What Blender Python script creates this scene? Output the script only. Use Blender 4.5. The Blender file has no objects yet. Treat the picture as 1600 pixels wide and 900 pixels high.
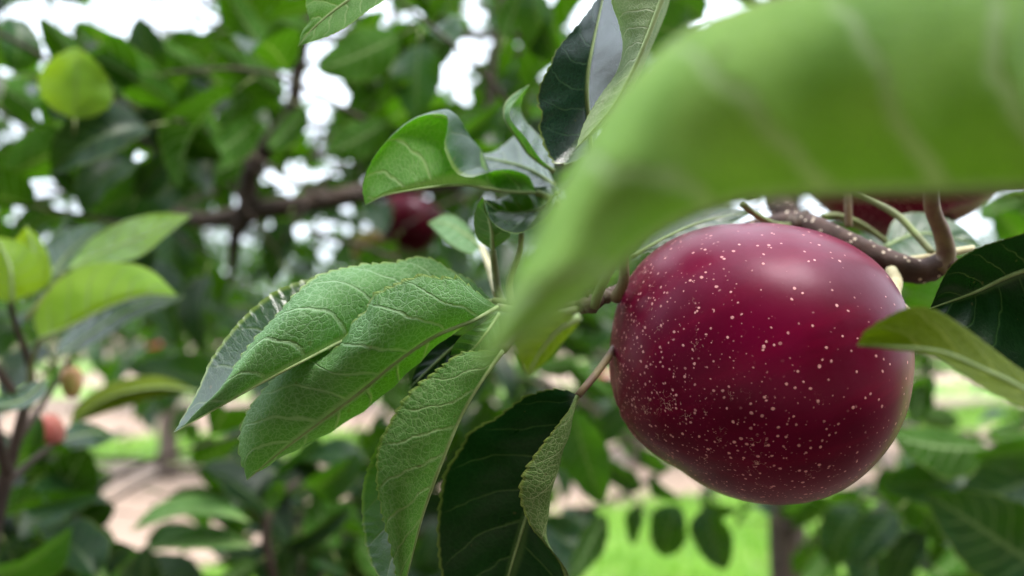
import bpy, math, random
import numpy as np
from mathutils import Vector, Matrix

# ------------------------------------------------------------------ camera
S = bpy.context.scene
COL = S.collection
PITCH = math.radians(2.48)
CAM_H = 1.30
cd = bpy.data.cameras.new('camera')
cam = bpy.data.objects.new('camera', cd)
COL.objects.link(cam)
cam.location = (0, 0, CAM_H)
cam.rotation_euler = (math.pi / 2 + PITCH, 0, 0)
cd.sensor_width = 36.0
cd.lens = 26.0
cd.clip_start = 0.005
cd.clip_end = 600
cd.dof.use_dof = True
cd.dof.focus_distance = 0.166
cd.dof.aperture_fstop = 7.0
S.camera = cam

# ------------------------------------------------------------------ sky, sun, exposure
SUN_EL, SUN_AZ = 68.0, 135.0          # azimuth from +Y towards +X (sun behind the clouds, high, a little behind and right)
world = bpy.data.worlds.new('World')
S.world = world
world.use_nodes = True
wn, wl = world.node_tree.nodes, world.node_tree.links
wn.clear()
w_out = wn.new('ShaderNodeOutputWorld')
w_bg = wn.new('ShaderNodeBackground')
w_bg.inputs['Strength'].default_value = 0.07
w_sky = wn.new('ShaderNodeTexSky')
w_sky.sky_type = 'NISHITA'
w_sky.sun_disc = False
w_sky.sun_elevation = math.radians(SUN_EL)
w_sky.sun_rotation = math.radians(SUN_AZ)
w_tc = wn.new('ShaderNodeTexCoord')
w_map = wn.new('ShaderNodeMapping')
w_map.inputs['Scale'].default_value = (1, 1, 2.2)
w_noise = wn.new('ShaderNodeTexNoise')
w_noise.inputs['Scale'].default_value = 2.2
w_noise.inputs['Detail'].default_value = 5
w_ramp = wn.new('ShaderNodeValToRGB')
w_ramp.color_ramp.elements[0].position = 0.3
w_ramp.color_ramp.elements[0].color = (0.72, 0.72, 0.72, 1)
w_ramp.color_ramp.elements[1].position = 0.7
w_ramp.color_ramp.elements[1].color = (0.95, 0.95, 0.95, 1)
w_mix = wn.new('ShaderNodeMixRGB')
w_mix.inputs[2].default_value = (10.2, 11.2, 12.4, 1)      # bright white cloud cover
wl.new(w_tc.outputs['Generated'], w_map.inputs['Vector'])
wl.new(w_map.outputs['Vector'], w_noise.inputs['Vector'])
wl.new(w_noise.outputs['Fac'], w_ramp.inputs['Fac'])
wl.new(w_ramp.outputs['Color'], w_mix.inputs[0])
wl.new(w_sky.outputs['Color'], w_mix.inputs[1])
# a clouded sky is darker towards the horizon (1 + 2 sin h) / 3
w_sep = wn.new('ShaderNodeSeparateXYZ')
wl.new(w_tc.outputs['Generated'], w_sep.inputs[0])
w_g = wn.new('ShaderNodeMapRange')
w_g.inputs[1].default_value, w_g.inputs[2].default_value = 0.0, 1.0
w_g.inputs[3].default_value, w_g.inputs[4].default_value = 0.62, 1.5
wl.new(w_sep.outputs[2], w_g.inputs[0])
w_mul = wn.new('ShaderNodeVectorMath')
w_mul.operation = 'SCALE'
wl.new(w_mix.outputs['Color'], w_mul.inputs[0])
wl.new(w_g.outputs[0], w_mul.inputs['Scale'])
wl.new(w_mul.outputs[0], w_bg.inputs['Color'])
wl.new(w_bg.outputs['Background'], w_out.inputs['Surface'])

sl = bpy.data.lights.new('sun', 'SUN')
sl.energy = 1.5
sl.angle = math.radians(22)
sl.color = (1.0, 0.95, 0.88)
sun = bpy.data.objects.new('sun', sl)
COL.objects.link(sun)
_el, _az = math.radians(SUN_EL), math.radians(SUN_AZ)
sun_dir = Vector((math.sin(_az) * math.cos(_el), math.cos(_az) * math.cos(_el), math.sin(_el)))
sun.rotation_euler = sun_dir.to_track_quat('Z', 'Y').to_euler()
sun.location = (0, -3, 6)

S.view_settings.view_transform = 'Standard'
S.view_settings.look = 'None'
S.view_settings.exposure = 2.2
S.view_settings.gamma = 1.0
S.render.engine = 'CYCLES'
S.cycles.max_bounces = 8
S.cycles.diffuse_bounces = 3
S.cycles.transparent_max_bounces = 8
S.cycles.use_denoising = True

random.seed(7)
RNG = np.random.default_rng(7)

# ------------------------------------------------------------------ helpers
FPX = 1600 * 26.0 / 36.0
FW = np.array((0, math.cos(PITCH), math.sin(PITCH)))
UP = np.array((0, -math.sin(PITCH), math.cos(PITCH)))
RT = np.array((1.0, 0, 0))
ORG = np.array((0, 0, CAM_H))


def W(p):
    """a place seen at (x, y) in the photograph at a distance d from the lens -> metres"""
    p = np.asarray(p, float)
    x, y, d = p[..., 0:1], p[..., 1:2], p[..., 2:3]
    return ORG + FW * d + RT * (x - 800) / FPX * d + UP * (450 - y) / FPX * d


def at_ground(x, y):
    v = FW + RT * (x - 800) / FPX + UP * (450 - y) / FPX
    t = -CAM_H / v[2]
    return ORG + v * t


def to_px(P):
    q = np.asarray(P, float) - ORG
    d = q @ FW
    return 800 + FPX * (q @ RT) / d, 450 - FPX * (q @ UP) / d, d


def pts_d(pts, d0=None):
    """fill missing depths by the last one given"""
    out, d = [], d0
    for p in pts:
        if len(p) > 2:
            d = p[2]
        out.append((p[0], p[1], d))
    return np.array(out, float)


def crom(P, n, uniform=False):
    """Catmull-Rom resample of a polyline to n points, even along its length"""
    P = np.asarray(P, float)
    if len(P) == 2:
        t = np.linspace(0, 1, n)[:, None]
        return P[0] * (1 - t) + P[1] * t
    A = np.vstack([2 * P[0] - P[1], P, 2 * P[-1] - P[-2]])
    seg, m = len(P) - 1, 24
    t = np.linspace(0, 1, m, endpoint=False)[:, None]
    D = []
    for i in range(seg):
        p0, p1, p2, p3 = A[i], A[i + 1], A[i + 2], A[i + 3]
        D.append(0.5 * ((2 * p1) + (p2 - p0) * t + (2 * p0 - 5 * p1 + 4 * p2 - p3) * t ** 2 + (3 * p1 - p0 - 3 * p2 + p3) * t ** 3))
    D = np.vstack(D + [P[-1:]])
    if uniform:
        L = np.linspace(0, 1, len(D))
    else:
        L = np.concatenate([[0], np.cumsum(np.linalg.norm(np.diff(D[:, :2], axis=0), axis=1) + 1e-9)])
        L /= L[-1]
    s = np.linspace(0, 1, n)
    return np.stack([np.interp(s, L, D[:, k]) for k in range(P.shape[1])], 1)


def crom3(P, n):
    P = np.asarray(P, float)
    Q = crom(P, n * 4, True)
    L = np.concatenate([[0], np.cumsum(np.linalg.norm(np.diff(Q, axis=0), axis=1) + 1e-12)])
    L /= L[-1]
    s = np.linspace(0, 1, n)
    return np.stack([np.interp(s, L, Q[:, k]) for k in range(P.shape[1])], 1)


class MB:
    """collects faces, then links them as one mesh object"""
    def __init__(self):
        self.v, self.f, self.uv, self.mi, self.n = [], [], [], [], 0

    def add(self, V, F, mi=0, UV=None):
        V = np.asarray(V, float)
        self.v.append(V)
        for k, f in enumerate(F):
            self.f.append([i + self.n for i in f])
            self.mi.append(mi)
            self.uv.append([UV[i] for i in f] if UV is not None else [(0.5, 0.5)] * len(f))
        self.n += len(V)

    def tube(self, P, R, sides=8, mi=0, cap=True, bump=0.0):
        P = np.asarray(P, float)
        n = len(P)
        R = np.full(n, R, float) if np.isscalar(R) else np.interp(np.linspace(0, 1, n), np.linspace(0, 1, len(R)), R)
        T = np.gradient(P, axis=0)
        T /= np.linalg.norm(T, axis=1)[:, None] + 1e-12
        ref = np.array((0.31, 0.22, 0.93)) if abs(T[0] @ np.array((0.31, 0.22, 0.93))) < 0.9 else np.array((1.0, 0, 0))
        N = np.cross(T[0], ref)
        N /= np.linalg.norm(N)
        V, UV = [], []
        a = np.linspace(0, 2 * math.pi, sides, endpoint=False)
        for i in range(n):
            N = N - T[i] * (N @ T[i])
            N /= np.linalg.norm(N)
            B = np.cross(T[i], N)
            rr = R[i] * (1 + bump * RNG.uniform(-1, 1, sides))
            V.append(P[i] + (np.cos(a) * rr)[:, None] * N + (np.sin(a) * rr)[:, None] * B)
            UV += [(i / (n - 1), 0.5)] * sides
        V = np.vstack(V)
        F = []
        for i in range(n - 1):
            for j in range(sides):
                k = (j + 1) % sides
                F.append((i * sides + j, i * sides + k, (i + 1) * sides + k, (i + 1) * sides + j))
        if cap:
            F.append(tuple(range(sides))[::-1])
            F.append(tuple((n - 1) * sides + j for j in range(sides)))
        self.add(V, F, mi, UV)

    def mesh(self, name, mats, smooth=True):
        me = bpy.data.meshes.new(name)
        V = np.vstack(self.v)
        me.from_pydata(V.tolist(), [], self.f)
        for m in mats:
            me.materials.append(m)
        me.polygons.foreach_set('material_index', self.mi)
        if smooth:
            me.polygons.foreach_set('use_smooth', [True] * len(self.f))
        u = me.uv_layers.new(name='UVMap')
        flat = np.array([c for f in self.uv for uv in f for c in uv], np.float32)
        u.data.foreach_set('uv', flat)
        me.update()
        return me


def link(name, me, parent=None, loc=None):
    o = bpy.data.objects.new(name, me)
    COL.objects.link(o)
    if parent is not None:
        o.parent = parent
    if loc is not None:
        o.location = loc
    return o


def local(parent, V):
    return np.asarray(V, float) - np.array(parent.location) if parent is not None else np.asarray(V, float)


def thing(name, label, cat, loc, group=None):
    o = bpy.data.objects.new(name, None)
    o.empty_display_size = 0.02
    o.location = tuple(loc)
    COL.objects.link(o)
    o['label'] = label
    o['category'] = cat
    if group:
        o['group'] = group
    return o


def tubes(name, parent, mat, paths, sides=10, bump=0.0, n=None):
    """paths: list of (points in metres, radii)"""
    b = MB()
    for P, R in paths:
        P = local(parent, P)
        Q = crom3(P, n or max(8, len(P) * 5)) if len(P) > 2 else P
        b.tube(Q, R, sides, 0, True, bump)
    return link(name, b.mesh(name, [mat]), parent)


# ------------------------------------------------------------------ node helpers
class NT:
    def __init__(self, name):
        self.m = bpy.data.materials.new(name)
        self.m.use_nodes = True
        self.t = self.m.node_tree
        self.t.nodes.clear()
        self.out = self.t.nodes.new('ShaderNodeOutputMaterial')

    def n(self, typ, **kw):
        x = self.t.nodes.new(typ)
        for k, v in kw.items():
            setattr(x, k, v)
        return x

    def set(self, sock, v):
        if hasattr(v, 'is_linked') or isinstance(v, bpy.types.NodeSocket):
            self.t.links.new(v, sock)
        elif isinstance(v, (tuple, list)) and len(v) == 3 and sock.type == 'RGBA':
            sock.default_value = (*v, 1)
        else:
            sock.default_value = v

    def m2(self, op, a, b=0.0, c=0.0, clamp=False):
        x = self.n('ShaderNodeMath', operation=op, use_clamp=clamp)
        self.set(x.inputs[0], a)
        self.set(x.inputs[1], b)
        self.set(x.inputs[2], c)
        return x.outputs[0]

    def ss(self, v, lo, hi, a=0.0, b=1.0):
        x = self.n('ShaderNodeMapRange', interpolation_type='SMOOTHSTEP')
        self.set(x.inputs[0], v)
        self.set(x.inputs[1], lo)
        self.set(x.inputs[2], hi)
        self.set(x.inputs[3], a)
        self.set(x.inputs[4], b)
        return x.outputs[0]

    def mix(self, f, a, b, blend='MIX'):
        x = self.n('ShaderNodeMixRGB', blend_type=blend)
        self.set(x.inputs[0], f)
        self.set(x.inputs[1], a)
        self.set(x.inputs[2], b)
        return x.outputs[0]

    def noise(self, vec, scale, detail=3, rough=0.5):
        x = self.n('ShaderNodeTexNoise')
        if vec is not None:
            self.set(x.inputs['Vector'], vec)
        x.inputs['Scale'].default_value = scale
        x.inputs['Detail'].default_value = detail
        x.inputs['Roughness'].default_value = rough
        return x.outputs['Fac']

    def vor(self, vec, scale, feature='F1', rnd=1.0):
        x = self.n('ShaderNodeTexVoronoi', feature=feature)
        if vec is not None:
            self.set(x.inputs['Vector'], vec)
        self.set(x.inputs['Scale'], scale)
        x.inputs['Randomness'].default_value = rnd
        return x

    def bump(self, h, strength, dist):
        x = self.n('ShaderNodeBump')
        self.set(x.inputs['Height'], h)
        self.set(x.inputs['Strength'], strength)
        x.inputs['Distance'].default_value = dist
        return x.outputs[0]

    def principled(self, **kw):
        x = self.n('ShaderNodeBsdfPrincipled')
        for k, v in kw.items():
            self.set(x.inputs[k.replace('_', ' ')], v)
        return x.outputs[0]


def leaf_material(name, front, back, trans, tfac=0.33, veinf=(0.09, 0.15, 0.05), veinb=(0.24, 0.33, 0.15), fuzz=0.5, roughf=0.30, vary=0.25, detail=True, specf=0.5, vwide=1.0, net=1.0):
    k = NT(name)
    uv = k.n('ShaderNodeUVMap').outputs[0]
    sep = k.n('ShaderNodeSeparateXYZ')
    k.set(sep.inputs[0], uv)
    u, v = sep.outputs[0], sep.outputs[1]
    oi = k.n('ShaderNodeObjectInfo')
    geo = k.n('ShaderNodeNewGeometry')
    rnd = k.m2('FRACT', k.m2('ADD', oi.outputs['Random'], geo.outputs['Random Per Island']))
    s2 = k.m2('MULTIPLY_ADD', v, 2.0, -1.0)
    a = k.m2('ABSOLUTE', s2)
    att = k.n('ShaderNodeAttribute', attribute_type='OBJECT', attribute_name='veins')
    N = k.m2('MAXIMUM', att.outputs['Fac'], 6.0)
    side = k.m2('MULTIPLY', k.m2('GREATER_THAN', v, 0.5), 0.45)
    comb = k.n('ShaderNodeCombineXYZ')
    k.set(comb.inputs[0], k.m2('MULTIPLY', u, 2.2))
    k.set(comb.inputs[1], v)
    k.set(comb.inputs[2], k.m2('MULTIPLY', oi.outputs['Random'], 13.0))
    cv = comb.outputs[0]
    nz = k.m2('SUBTRACT', k.noise(cv, 4.0, 2), 0.5)
    bend = k.m2('MULTIPLY', k.m2('POWER', a, 1.25), 0.2)
    p = k.m2('ADD', k.m2('ADD', k.m2('MULTIPLY', k.m2('SUBTRACT', u, bend), N), side), k.m2('MULTIPLY', nz, 0.55))
    dist = k.m2('SUBTRACT', 0.5, k.m2('ABSOLUTE', k.m2('SUBTRACT', k.m2('FRACT', p), 0.5)))
    wv = k.m2('MULTIPLY_ADD', a, -0.035 * vwide, 0.062 * vwide)
    lat = k.ss(dist, k.m2('MULTIPLY', wv, 0.35), k.m2('MULTIPLY', wv, 1.5), 1.0, 0.0)
    lat = k.m2('MULTIPLY', lat, k.ss(a, 0.8, 0.97, 1.0, 0.25))
    mid = k.ss(a, 0.03, 0.075, 1.0, 0.0)
    vein = k.m2('MAXIMUM', lat, mid)
    puff = k.m2('SINE', k.m2('MULTIPLY', k.m2('FRACT', p), math.pi))
    margin = k.ss(a, 0.955, 0.99, 0.0, 1.0)
    if detail:
        wv2 = k.n('ShaderNodeVectorMath', operation='MULTIPLY_ADD')
        k.set(wv2.inputs[0], cv)
        wv2.inputs[1].default_value = (1, 1, 1)
        nc = k.n('ShaderNodeTexNoise')
        k.set(nc.inputs['Vector'], cv)
        nc.inputs['Scale'].default_value = 22
        sc = k.n('ShaderNodeVectorMath', operation='SCALE')
        k.set(sc.inputs[0], nc.outputs['Color'])
        sc.inputs['Scale'].default_value = 0.03
        k.set(wv2.inputs[2], sc.outputs[0])
        cells = k.vor(wv2.outputs[0], 24.0, 'DISTANCE_TO_EDGE').outputs['Distance']
        ret = k.ss(cells, 0.02, 0.14, 1.0, 0.0)
        cells2 = k.vor(wv2.outputs[0], 75.0, 'DISTANCE_TO_EDGE').outputs['Distance']
        ret2 = k.ss(cells2, 0.02, 0.16, 1.0, 0.0)
        hair = k.ss(k.noise(cv, 150.0, 2, 0.7), 0.56, 0.74)
    else:
        ret = ret2 = hair = 0.0
    tone = k.noise(cv, 3.0, 4)
    # upper side
    var = k.m2('MULTIPLY_ADD', rnd, vary * 2, 1.0 - vary)
    f1 = k.mix(1.0, front, k.mix(k.ss(tone, .25, .75), (0.6, 0.62, 0.62), (1.45, 1.35, 1.3)), 'MULTIPLY')
    vv = k.n('ShaderNodeCombineXYZ')
    for i in range(3):
        k.set(vv.inputs[i], var)
    f1 = k.mix(1.0, f1, vv.outputs[0], 'MULTIPLY')
    f1 = k.mix(k.m2('MULTIPLY', vein, 0.55), f1, veinf)
    f1 = k.mix(k.m2('MULTIPLY', ret, 0.14), f1, veinf) if detail else f1
    f1 = k.mix(k.m2('MULTIPLY', margin, 0.7), f1, (0.22, 0.3, 0.06))
    # under side
    b1 = k.mix(1.0, back, k.mix(k.ss(tone, .25, .75), (0.68, 0.74, 0.62), (1.3, 1.22, 1.3)), 'MULTIPLY')
    b1 = k.mix(1.0, b1, vv.outputs[0], 'MULTIPLY')
    if detail:
        b1 = k.mix(k.m2('MULTIPLY', ret, 0.42 * net), b1, veinb)
        b1 = k.mix(k.m2('MULTIPLY', ret2, 0.25 * net), b1, veinb)
        b1 = k.mix(k.m2('MULTIPLY', k.m2('MULTIPLY', hair, k.ss(tone, 0.35, 0.65)), fuzz), b1, (0.5, 0.55, 0.45))
    b1 = k.mix(k.m2('MULTIPLY', vein, 0.8), b1, veinb)
    b1 = k.mix(k.m2('MULTIPLY', margin, 0.7), b1, (0.28, 0.36, 0.08))
    if detail:
        bl = k.vor(cv, 9.0)
        bs_ = k.n('ShaderNodeSeparateXYZ')
        k.set(bs_.inputs[0], bl.outputs['Color'])
        bd = k.m2('ADD', bl.outputs['Distance'], k.m2('MULTIPLY', k.noise(cv, 60.0, 2), 0.06))
        br = k.m2('MULTIPLY', k.ss(bs_.outputs[0], 0.5, 1.0), 0.19)
        spot = k.m2('MULTIPLY', k.m2('LESS_THAN', bd, br), 0.6)
        f1 = k.mix(spot, f1, (0.09, 0.06, 0.02))
        b1 = k.mix(k.m2('MULTIPLY', spot, 0.7), b1, (0.13, 0.1, 0.04))
    bf = geo.outputs['Backfacing']
    colr = k.mix(bf, f1, b1)
    sgn = k.m2('MULTIPLY_ADD', bf, 2.0, -1.0)         # veins stand proud underneath, sunk on top
    h = k.m2('MULTIPLY', k.m2('ADD', vein, k.m2('MULTIPLY', puff, -0.4)), sgn)
    if detail:
        h = k.m2('ADD', h, k.m2('MULTIPLY', k.m2('ADD', k.m2('MULTIPLY', ret, 0.35), k.m2('MULTIPLY', ret2, 0.16)), sgn))
    bmp = k.bump(h, k.m2('MULTIPLY_ADD', bf, 0.42, 0.14), 0.0006)
    rough = k.m2('ADD', k.m2('MULTIPLY_ADD', bf, 0.27, roughf), k.m2('MULTIPLY', k.m2('SUBTRACT', tone, 0.5), 0.15))
    pr = k.principled(Base_Color=colr, Roughness=rough, Normal=bmp, Specular_IOR_Level=k.m2('MULTIPLY_ADD', bf, -0.35, specf))
    tr = k.n('ShaderNodeBsdfTranslucent')
    tcol = k.mix(k.m2('MULTIPLY', vein, 0.4), trans, (0.30, 0.34, 0.08))
    k.set(tr.inputs['Color'], k.mix(1.0, tcol, vv.outputs[0], 'MULTIPLY'))
    k.set(tr.inputs['Normal'], bmp)
    mx = k.n('ShaderNodeMixShader')
    mx.inputs[0].default_value = tfac
    k.set(mx.inputs[1], pr)
    k.set(mx.inputs[2], tr.outputs[0])
    k.set(k.out.inputs['Surface'], mx.outputs[0])
    return k.m


def bark_material(name, c1, c2, scale, lent=0.0, rough=0.8, bump=0.001):
    k = NT(name)
    tc = k.n('ShaderNodeTexCoord').outputs['Object']
    n1 = k.noise(tc, scale, 6, 0.65)
    n2 = k.noise(tc, scale * 5, 3, 0.6)
    c = k.mix(k.ss(n1, 0.35, 0.65), c1, c2)
    c = k.mix(k.m2('MULTIPLY', n2, 0.35), c, tuple(x * 0.4 for x in c1))
    h = k.m2('ADD', n1, k.m2('MULTIPLY', n2, 0.4))
    if lent:
        vo = k.vor(tc, lent)
        sp = k.ss(vo.outputs['Distance'], 0.15, 0.22, 1.0, 0.0)
        c = k.mix(sp, c, (0.62, 0.5, 0.38))
    k.set(k.out.inputs['Surface'], k.principled(Base_Color=c, Roughness=rough, Normal=k.bump(h, 0.7, bump)))
    return k.m


def plain_material(name, c, c2=None, scale=60.0, rough=0.6, sss=0.0):
    k = NT(name)
    tc = k.n('ShaderNodeTexCoord').outputs['Object']
    n1 = k.noise(tc, scale, 4, 0.6)
    col = k.mix(k.ss(n1, 0.35, 0.65), c, c2 or tuple(x * 0.7 for x in c))
    k.set(k.out.inputs['Surface'], k.principled(Base_Color=col, Roughness=rough, Normal=k.bump(n1, 0.3, 0.0006)))
    return k.m


def apple_material(name, base, deep, size, spots=True, green=None):
    """size: apple radius in metres; local +Z of the coordinates runs from the stalk end to the calyx end (attribute axis_t)"""
    k = NT(name)
    tc = k.n('ShaderNodeTexCoord').outputs['Object']
    at = k.n('ShaderNodeAttribute', attribute_name='axis_t').outputs['Fac']     # 0 stalk .. 1 calyx
    uvn = k.n('ShaderNodeUVMap').outputs[0]                                      # (angle round axis, along axis)
    mp = k.n('ShaderNodeMapping')
    k.set(mp.inputs['Vector'], uvn)
    mp.inputs['Scale'].default_value = (26, 1.6, 1)
    st = k.noise(mp.outputs[0], 1.0, 5, 0.6)
    n1 = k.noise(tc, 0.9 / size, 3)
    c = k.mix(k.ss(n1, 0.35, 0.7), base, deep)
    c = k.mix(k.m2('MULTIPLY', k.ss(st, 0.45, 0.72), 0.35), c, (base[0] * 1.7, base[1] * 2 + .0015, base[2] * 1.3))
    bloom = k.m2('MULTIPLY', k.ss(k.noise(tc, 2.2 / size, 5, 0.65), 0.42, 0.75), k.ss(at, 0.15, 0.6, 0.05, 0.0))
    c = k.mix(bloom, c, (0.45, 0.16, 0.30))
    if green:
        c = k.mix(k.ss(k.noise(tc, 0.7 / size, 2), 0.5, 0.7), c, green)
    rough = 0.34
    h = k.m2('MULTIPLY', k.noise(tc, 14 / size, 2), 0.25)
    if spots:
        wob = k.n('ShaderNodeTexNoise')
        k.set(wob.inputs['Vector'], tc)
        wob.inputs['Scale'].default_value = 30 / size
        ad = k.n('ShaderNodeVectorMath', operation='MULTIPLY_ADD')
        k.set(ad.inputs[0], wob.outputs['Color'])
        ad.inputs[1].default_value = (0.014 * size,) * 3
        k.set(ad.inputs[2], tc)
        wv = ad.outputs[0]
        v1 = k.vor(wv, 14.5 / size, rnd=1.0)
        s1 = k.n('ShaderNodeSeparateXYZ')
        k.set(s1.inputs[0], v1.outputs['Color'])
        r1 = k.m2('MULTIPLY_ADD', s1.outputs[0], 0.06, 0.108)
        sp1 = k.ss(v1.outputs['Distance'], k.m2('MULTIPLY', r1, 0.55), k.m2('MULTIPLY', r1, 1.15), 1.0, 0.0)
        v2 = k.vor(wv, 21.0 / size)
        s2 = k.n('ShaderNodeSeparateXYZ')
        k.set(s2.inputs[0], v2.outputs['Color'])
        r2 = k.m2('MULTIPLY_ADD', s2.outputs[0], 0.08, 0.135)
        sp2 = k.ss(v2.outputs['Distance'], k.m2('MULTIPLY', r2, 0.7), k.m2('MULTIPLY', r2, 1.2), 1.0, 0.0)
        sp2 = k.m2('MULTIPLY', sp2, k.ss(k.m2('ADD', at, k.m2('MULTIPLY', s2.outputs[1], 0.35)), 0.52, 0.72))
        # small curly russet scuffs, thick towards the calyx
        n3 = k.noise(wv, 16 / size, 2, 0.6)
        lines = k.ss(k.m2('ABSOLUTE', k.m2('SUBTRACT', n3, 0.5)), 0.004, 0.014, 1.0, 0.0)
        lines = k.m2('MULTIPLY', lines, k.ss(k.noise(tc, 5.5 / size, 3, 0.6), 0.56, 0.68))
        lines = k.m2('MULTIPLY', lines, k.ss(at, 0.36, 0.66, 0.0, 0.85))
        v3 = k.vor(wv, 33.0 / size)
        s3 = k.n('ShaderNodeSeparateXYZ')
        k.set(s3.inputs[0], v3.outputs['Color'])
        sp3 = k.m2('MULTIPLY', k.ss(v3.outputs['Distance'], 0.1, 0.2, 1.0, 0.0), k.ss(k.m2('ADD', at, k.m2('MULTIPLY', s3.outputs[1], 0.4)), 0.62, 0.85, 0.0, 0.8))
        spot = k.m2('MAXIMUM', k.m2('MAXIMUM', sp1, sp2), sp3)
        fine = k.ss(k.noise(tc, 55 / size, 2, 0.6), 0.60, 0.72)
        c = k.mix(k.m2('MULTIPLY', fine, k.ss(at, 0.35, 0.75, 0.0, 0.16)), c, (0.42, 0.06, 0.10))
        c = k.mix(lines, c, (0.62, 0.36, 0.3))
        c = k.mix(k.m2('MULTIPLY', spot, k.m2('MULTIPLY_ADD', s1.outputs[1], 0.3, 0.68)), c, (0.78, 0.36, 0.36))
        h = k.m2('ADD', h, k.m2('MULTIPLY', spot, 0.5))
        rough = k.m2('MULTIPLY_ADD', k.m2('MAXIMUM', spot, lines), 0.2, 0.34)
    else:
        v1 = k.vor(tc, 6.0 / size)
        c = k.mix(k.ss(v1.outputs['Distance'], 0.08, 0.12, 0.8, 0.0), c, (0.6, 0.38, 0.28))
    k.set(k.out.inputs['Surface'], k.principled(Base_Color=c, Roughness=rough, Normal=k.bump(h, 0.25, 0.0004),
                                                Specular_IOR_Level=0.16, Specular_Tint=(1.0, 0.78, 0.95), Sheen_Weight=0.0, Coat_Weight=0.0))
    return k.m


LEAF = leaf_material('leaf_green', (0.005, 0.026, 0.009), (0.075, 0.20, 0.045), (0.09, 0.30, 0.003), 0.25, veinb=(0.30, 0.46, 0.24), roughf=0.25, specf=0.65)
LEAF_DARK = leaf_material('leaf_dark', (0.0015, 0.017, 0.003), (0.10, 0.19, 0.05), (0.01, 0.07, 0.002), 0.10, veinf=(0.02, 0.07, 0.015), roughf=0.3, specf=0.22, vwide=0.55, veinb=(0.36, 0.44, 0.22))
LEAF_BLUE = leaf_material('leaf_blue_green', (0.004, 0.022, 0.014), (0.10, 0.19, 0.05), (0.01, 0.07, 0.01), 0.10, veinf=(0.04, 0.10, 0.05), roughf=0.25, specf=0.6, vwide=0.5)
LEAF_DOWNY = leaf_material('leaf_downy', (0.02, 0.06, 0.02), (0.2, 0.28, 0.13), (0.1, 0.25, 0.01), 0.2, veinb=(0.45, 0.5, 0.33), fuzz=0.9, vwide=0.8)
LEAF_FG = leaf_material('leaf_pale_underside', (0.008, 0.042, 0.012), (0.095, 0.235, 0.05), (0.12, 0.40, 0.003), 0.32, fuzz=0.2, veinb=(0.3, 0.42, 0.18))
LEAF_BG = leaf_material('leaf_tree', (0.0025, 0.020, 0.005), (0.038, 0.10, 0.017), (0.075, 0.23, 0.002), 0.27, vary=0.4, detail=False, specf=0.3, roughf=0.42)
LEAF_NEAR = leaf_material('leaf_near_lens', (0.012, 0.06, 0.014), (0.195, 0.345, 0.07), (0.13, 0.31, 0.001), 0.19, fuzz=0.0, veinb=(0.42, 0.56, 0.27), vwide=1.5, net=0.12, specf=0.4)
LEAF_YG = leaf_material('leaf_young', (0.09, 0.2, 0.02), (0.18, 0.31, 0.05), (0.5, 0.72, 0.012), 0.55, vary=0.1, detail=False)
LEAF_OLIVE = leaf_material('leaf_olive', (0.02, 0.06, 0.008), (0.085, 0.13, 0.008), (0.15, 0.24, 0.002), 0.3, fuzz=0.0, veinb=(0.2, 0.25, 0.04), specf=0.4)
RIB = plain_material('midrib_pale', (0.3, 0.4, 0.16), (0.22, 0.3, 0.1), 200)
STALK = plain_material('stalk_green', (0.2, 0.26, 0.07), (0.13, 0.14, 0.05), 120)
STALK_PALE = plain_material('stalk_pale', (0.55, 0.5, 0.3), (0.4, 0.33, 0.17), 150)
STALK_RED = plain_material('stalk_reddish', (0.2, 0.15, 0.07), (0.13, 0.07, 0.05), 150)
BARK = bark_material('bark_twig', (0.085, 0.04, 0.028), (0.05, 0.025, 0.018), 160, lent=420, bump=0.0006)
BARK_KNOB = bark_material('bark_bud', (0.16, 0.11, 0.08), (0.06, 0.035, 0.025), 260, bump=0.001)
BARK_LIMB = bark_material('bark_limb', (0.07, 0.042, 0.03), (0.04, 0.026, 0.02), 60, bump=0.002)
BARK_TRUNK = bark_material('bark_trunk', (0.13, 0.095, 0.072), (0.075, 0.055, 0.045), 30, bump=0.003)

# ------------------------------------------------------------------ ground
def sheet(name, x0, x1, y0, y1, z, mat, nx=2, ny=2, rough=0.0):
    xs, ys = np.linspace(x0, x1, nx), np.linspace(y0, y1, ny)
    V = [(x, y, z + (RNG.uniform(-rough, rough) if rough else 0)) for y in ys for x in xs]
    F = [(j * nx + i, j * nx + i + 1, (j + 1) * nx + i + 1, (j + 1) * nx + i) for j in range(ny - 1) for i in range(nx - 1)]
    b = MB()
    b.add(V, F)
    o = link(name, b.mesh(name, [mat]))
    o['kind'] = 'structure'
    return o


def dirt_material():
    k = NT('orchard_dirt')
    tc = k.n('ShaderNodeTexCoord').outputs['Object']
    n1 = k.noise(tc, 1.3, 6, 0.6)
    n2 = k.noise(tc, 22, 5, 0.7)
    c = k.mix(k.ss(n1, 0.35, 0.65), (0.29, 0.205, 0.155), (0.24, 0.168, 0.126))
    c = k.mix(k.ss(n2, 0.45, 0.7, 0.0, 0.55), c, (0.22, 0.14, 0.1))
    k.set(k.out.inputs['Surface'], k.principled(Base_Color=c, Roughness=0.95, Normal=k.bump(n2, 0.7, 0.02)))
    return k.m


def turf_material():
    k = NT('orchard_turf')
    tc = k.n('ShaderNodeTexCoord').outputs['Object']
    n1 = k.noise(tc, 2.6, 6, 0.68)
    n2 = k.noise(tc, 30, 4, 0.7)
    c = k.mix(k.ss(n1, 0.3, 0.7), (0.055, 0.14, 0.018), (0.21, 0.31, 0.05))
    c = k.mix(k.ss(n2, 0.4, 0.7, 0.0, 0.5), c, (0.07, 0.17, 0.02))
    k.set(k.out.inputs['Surface'], k.principled(Base_Color=c, Roughness=0.9, Normal=k.bump(n2, 0.8, 0.02)))
    return k.m


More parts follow.
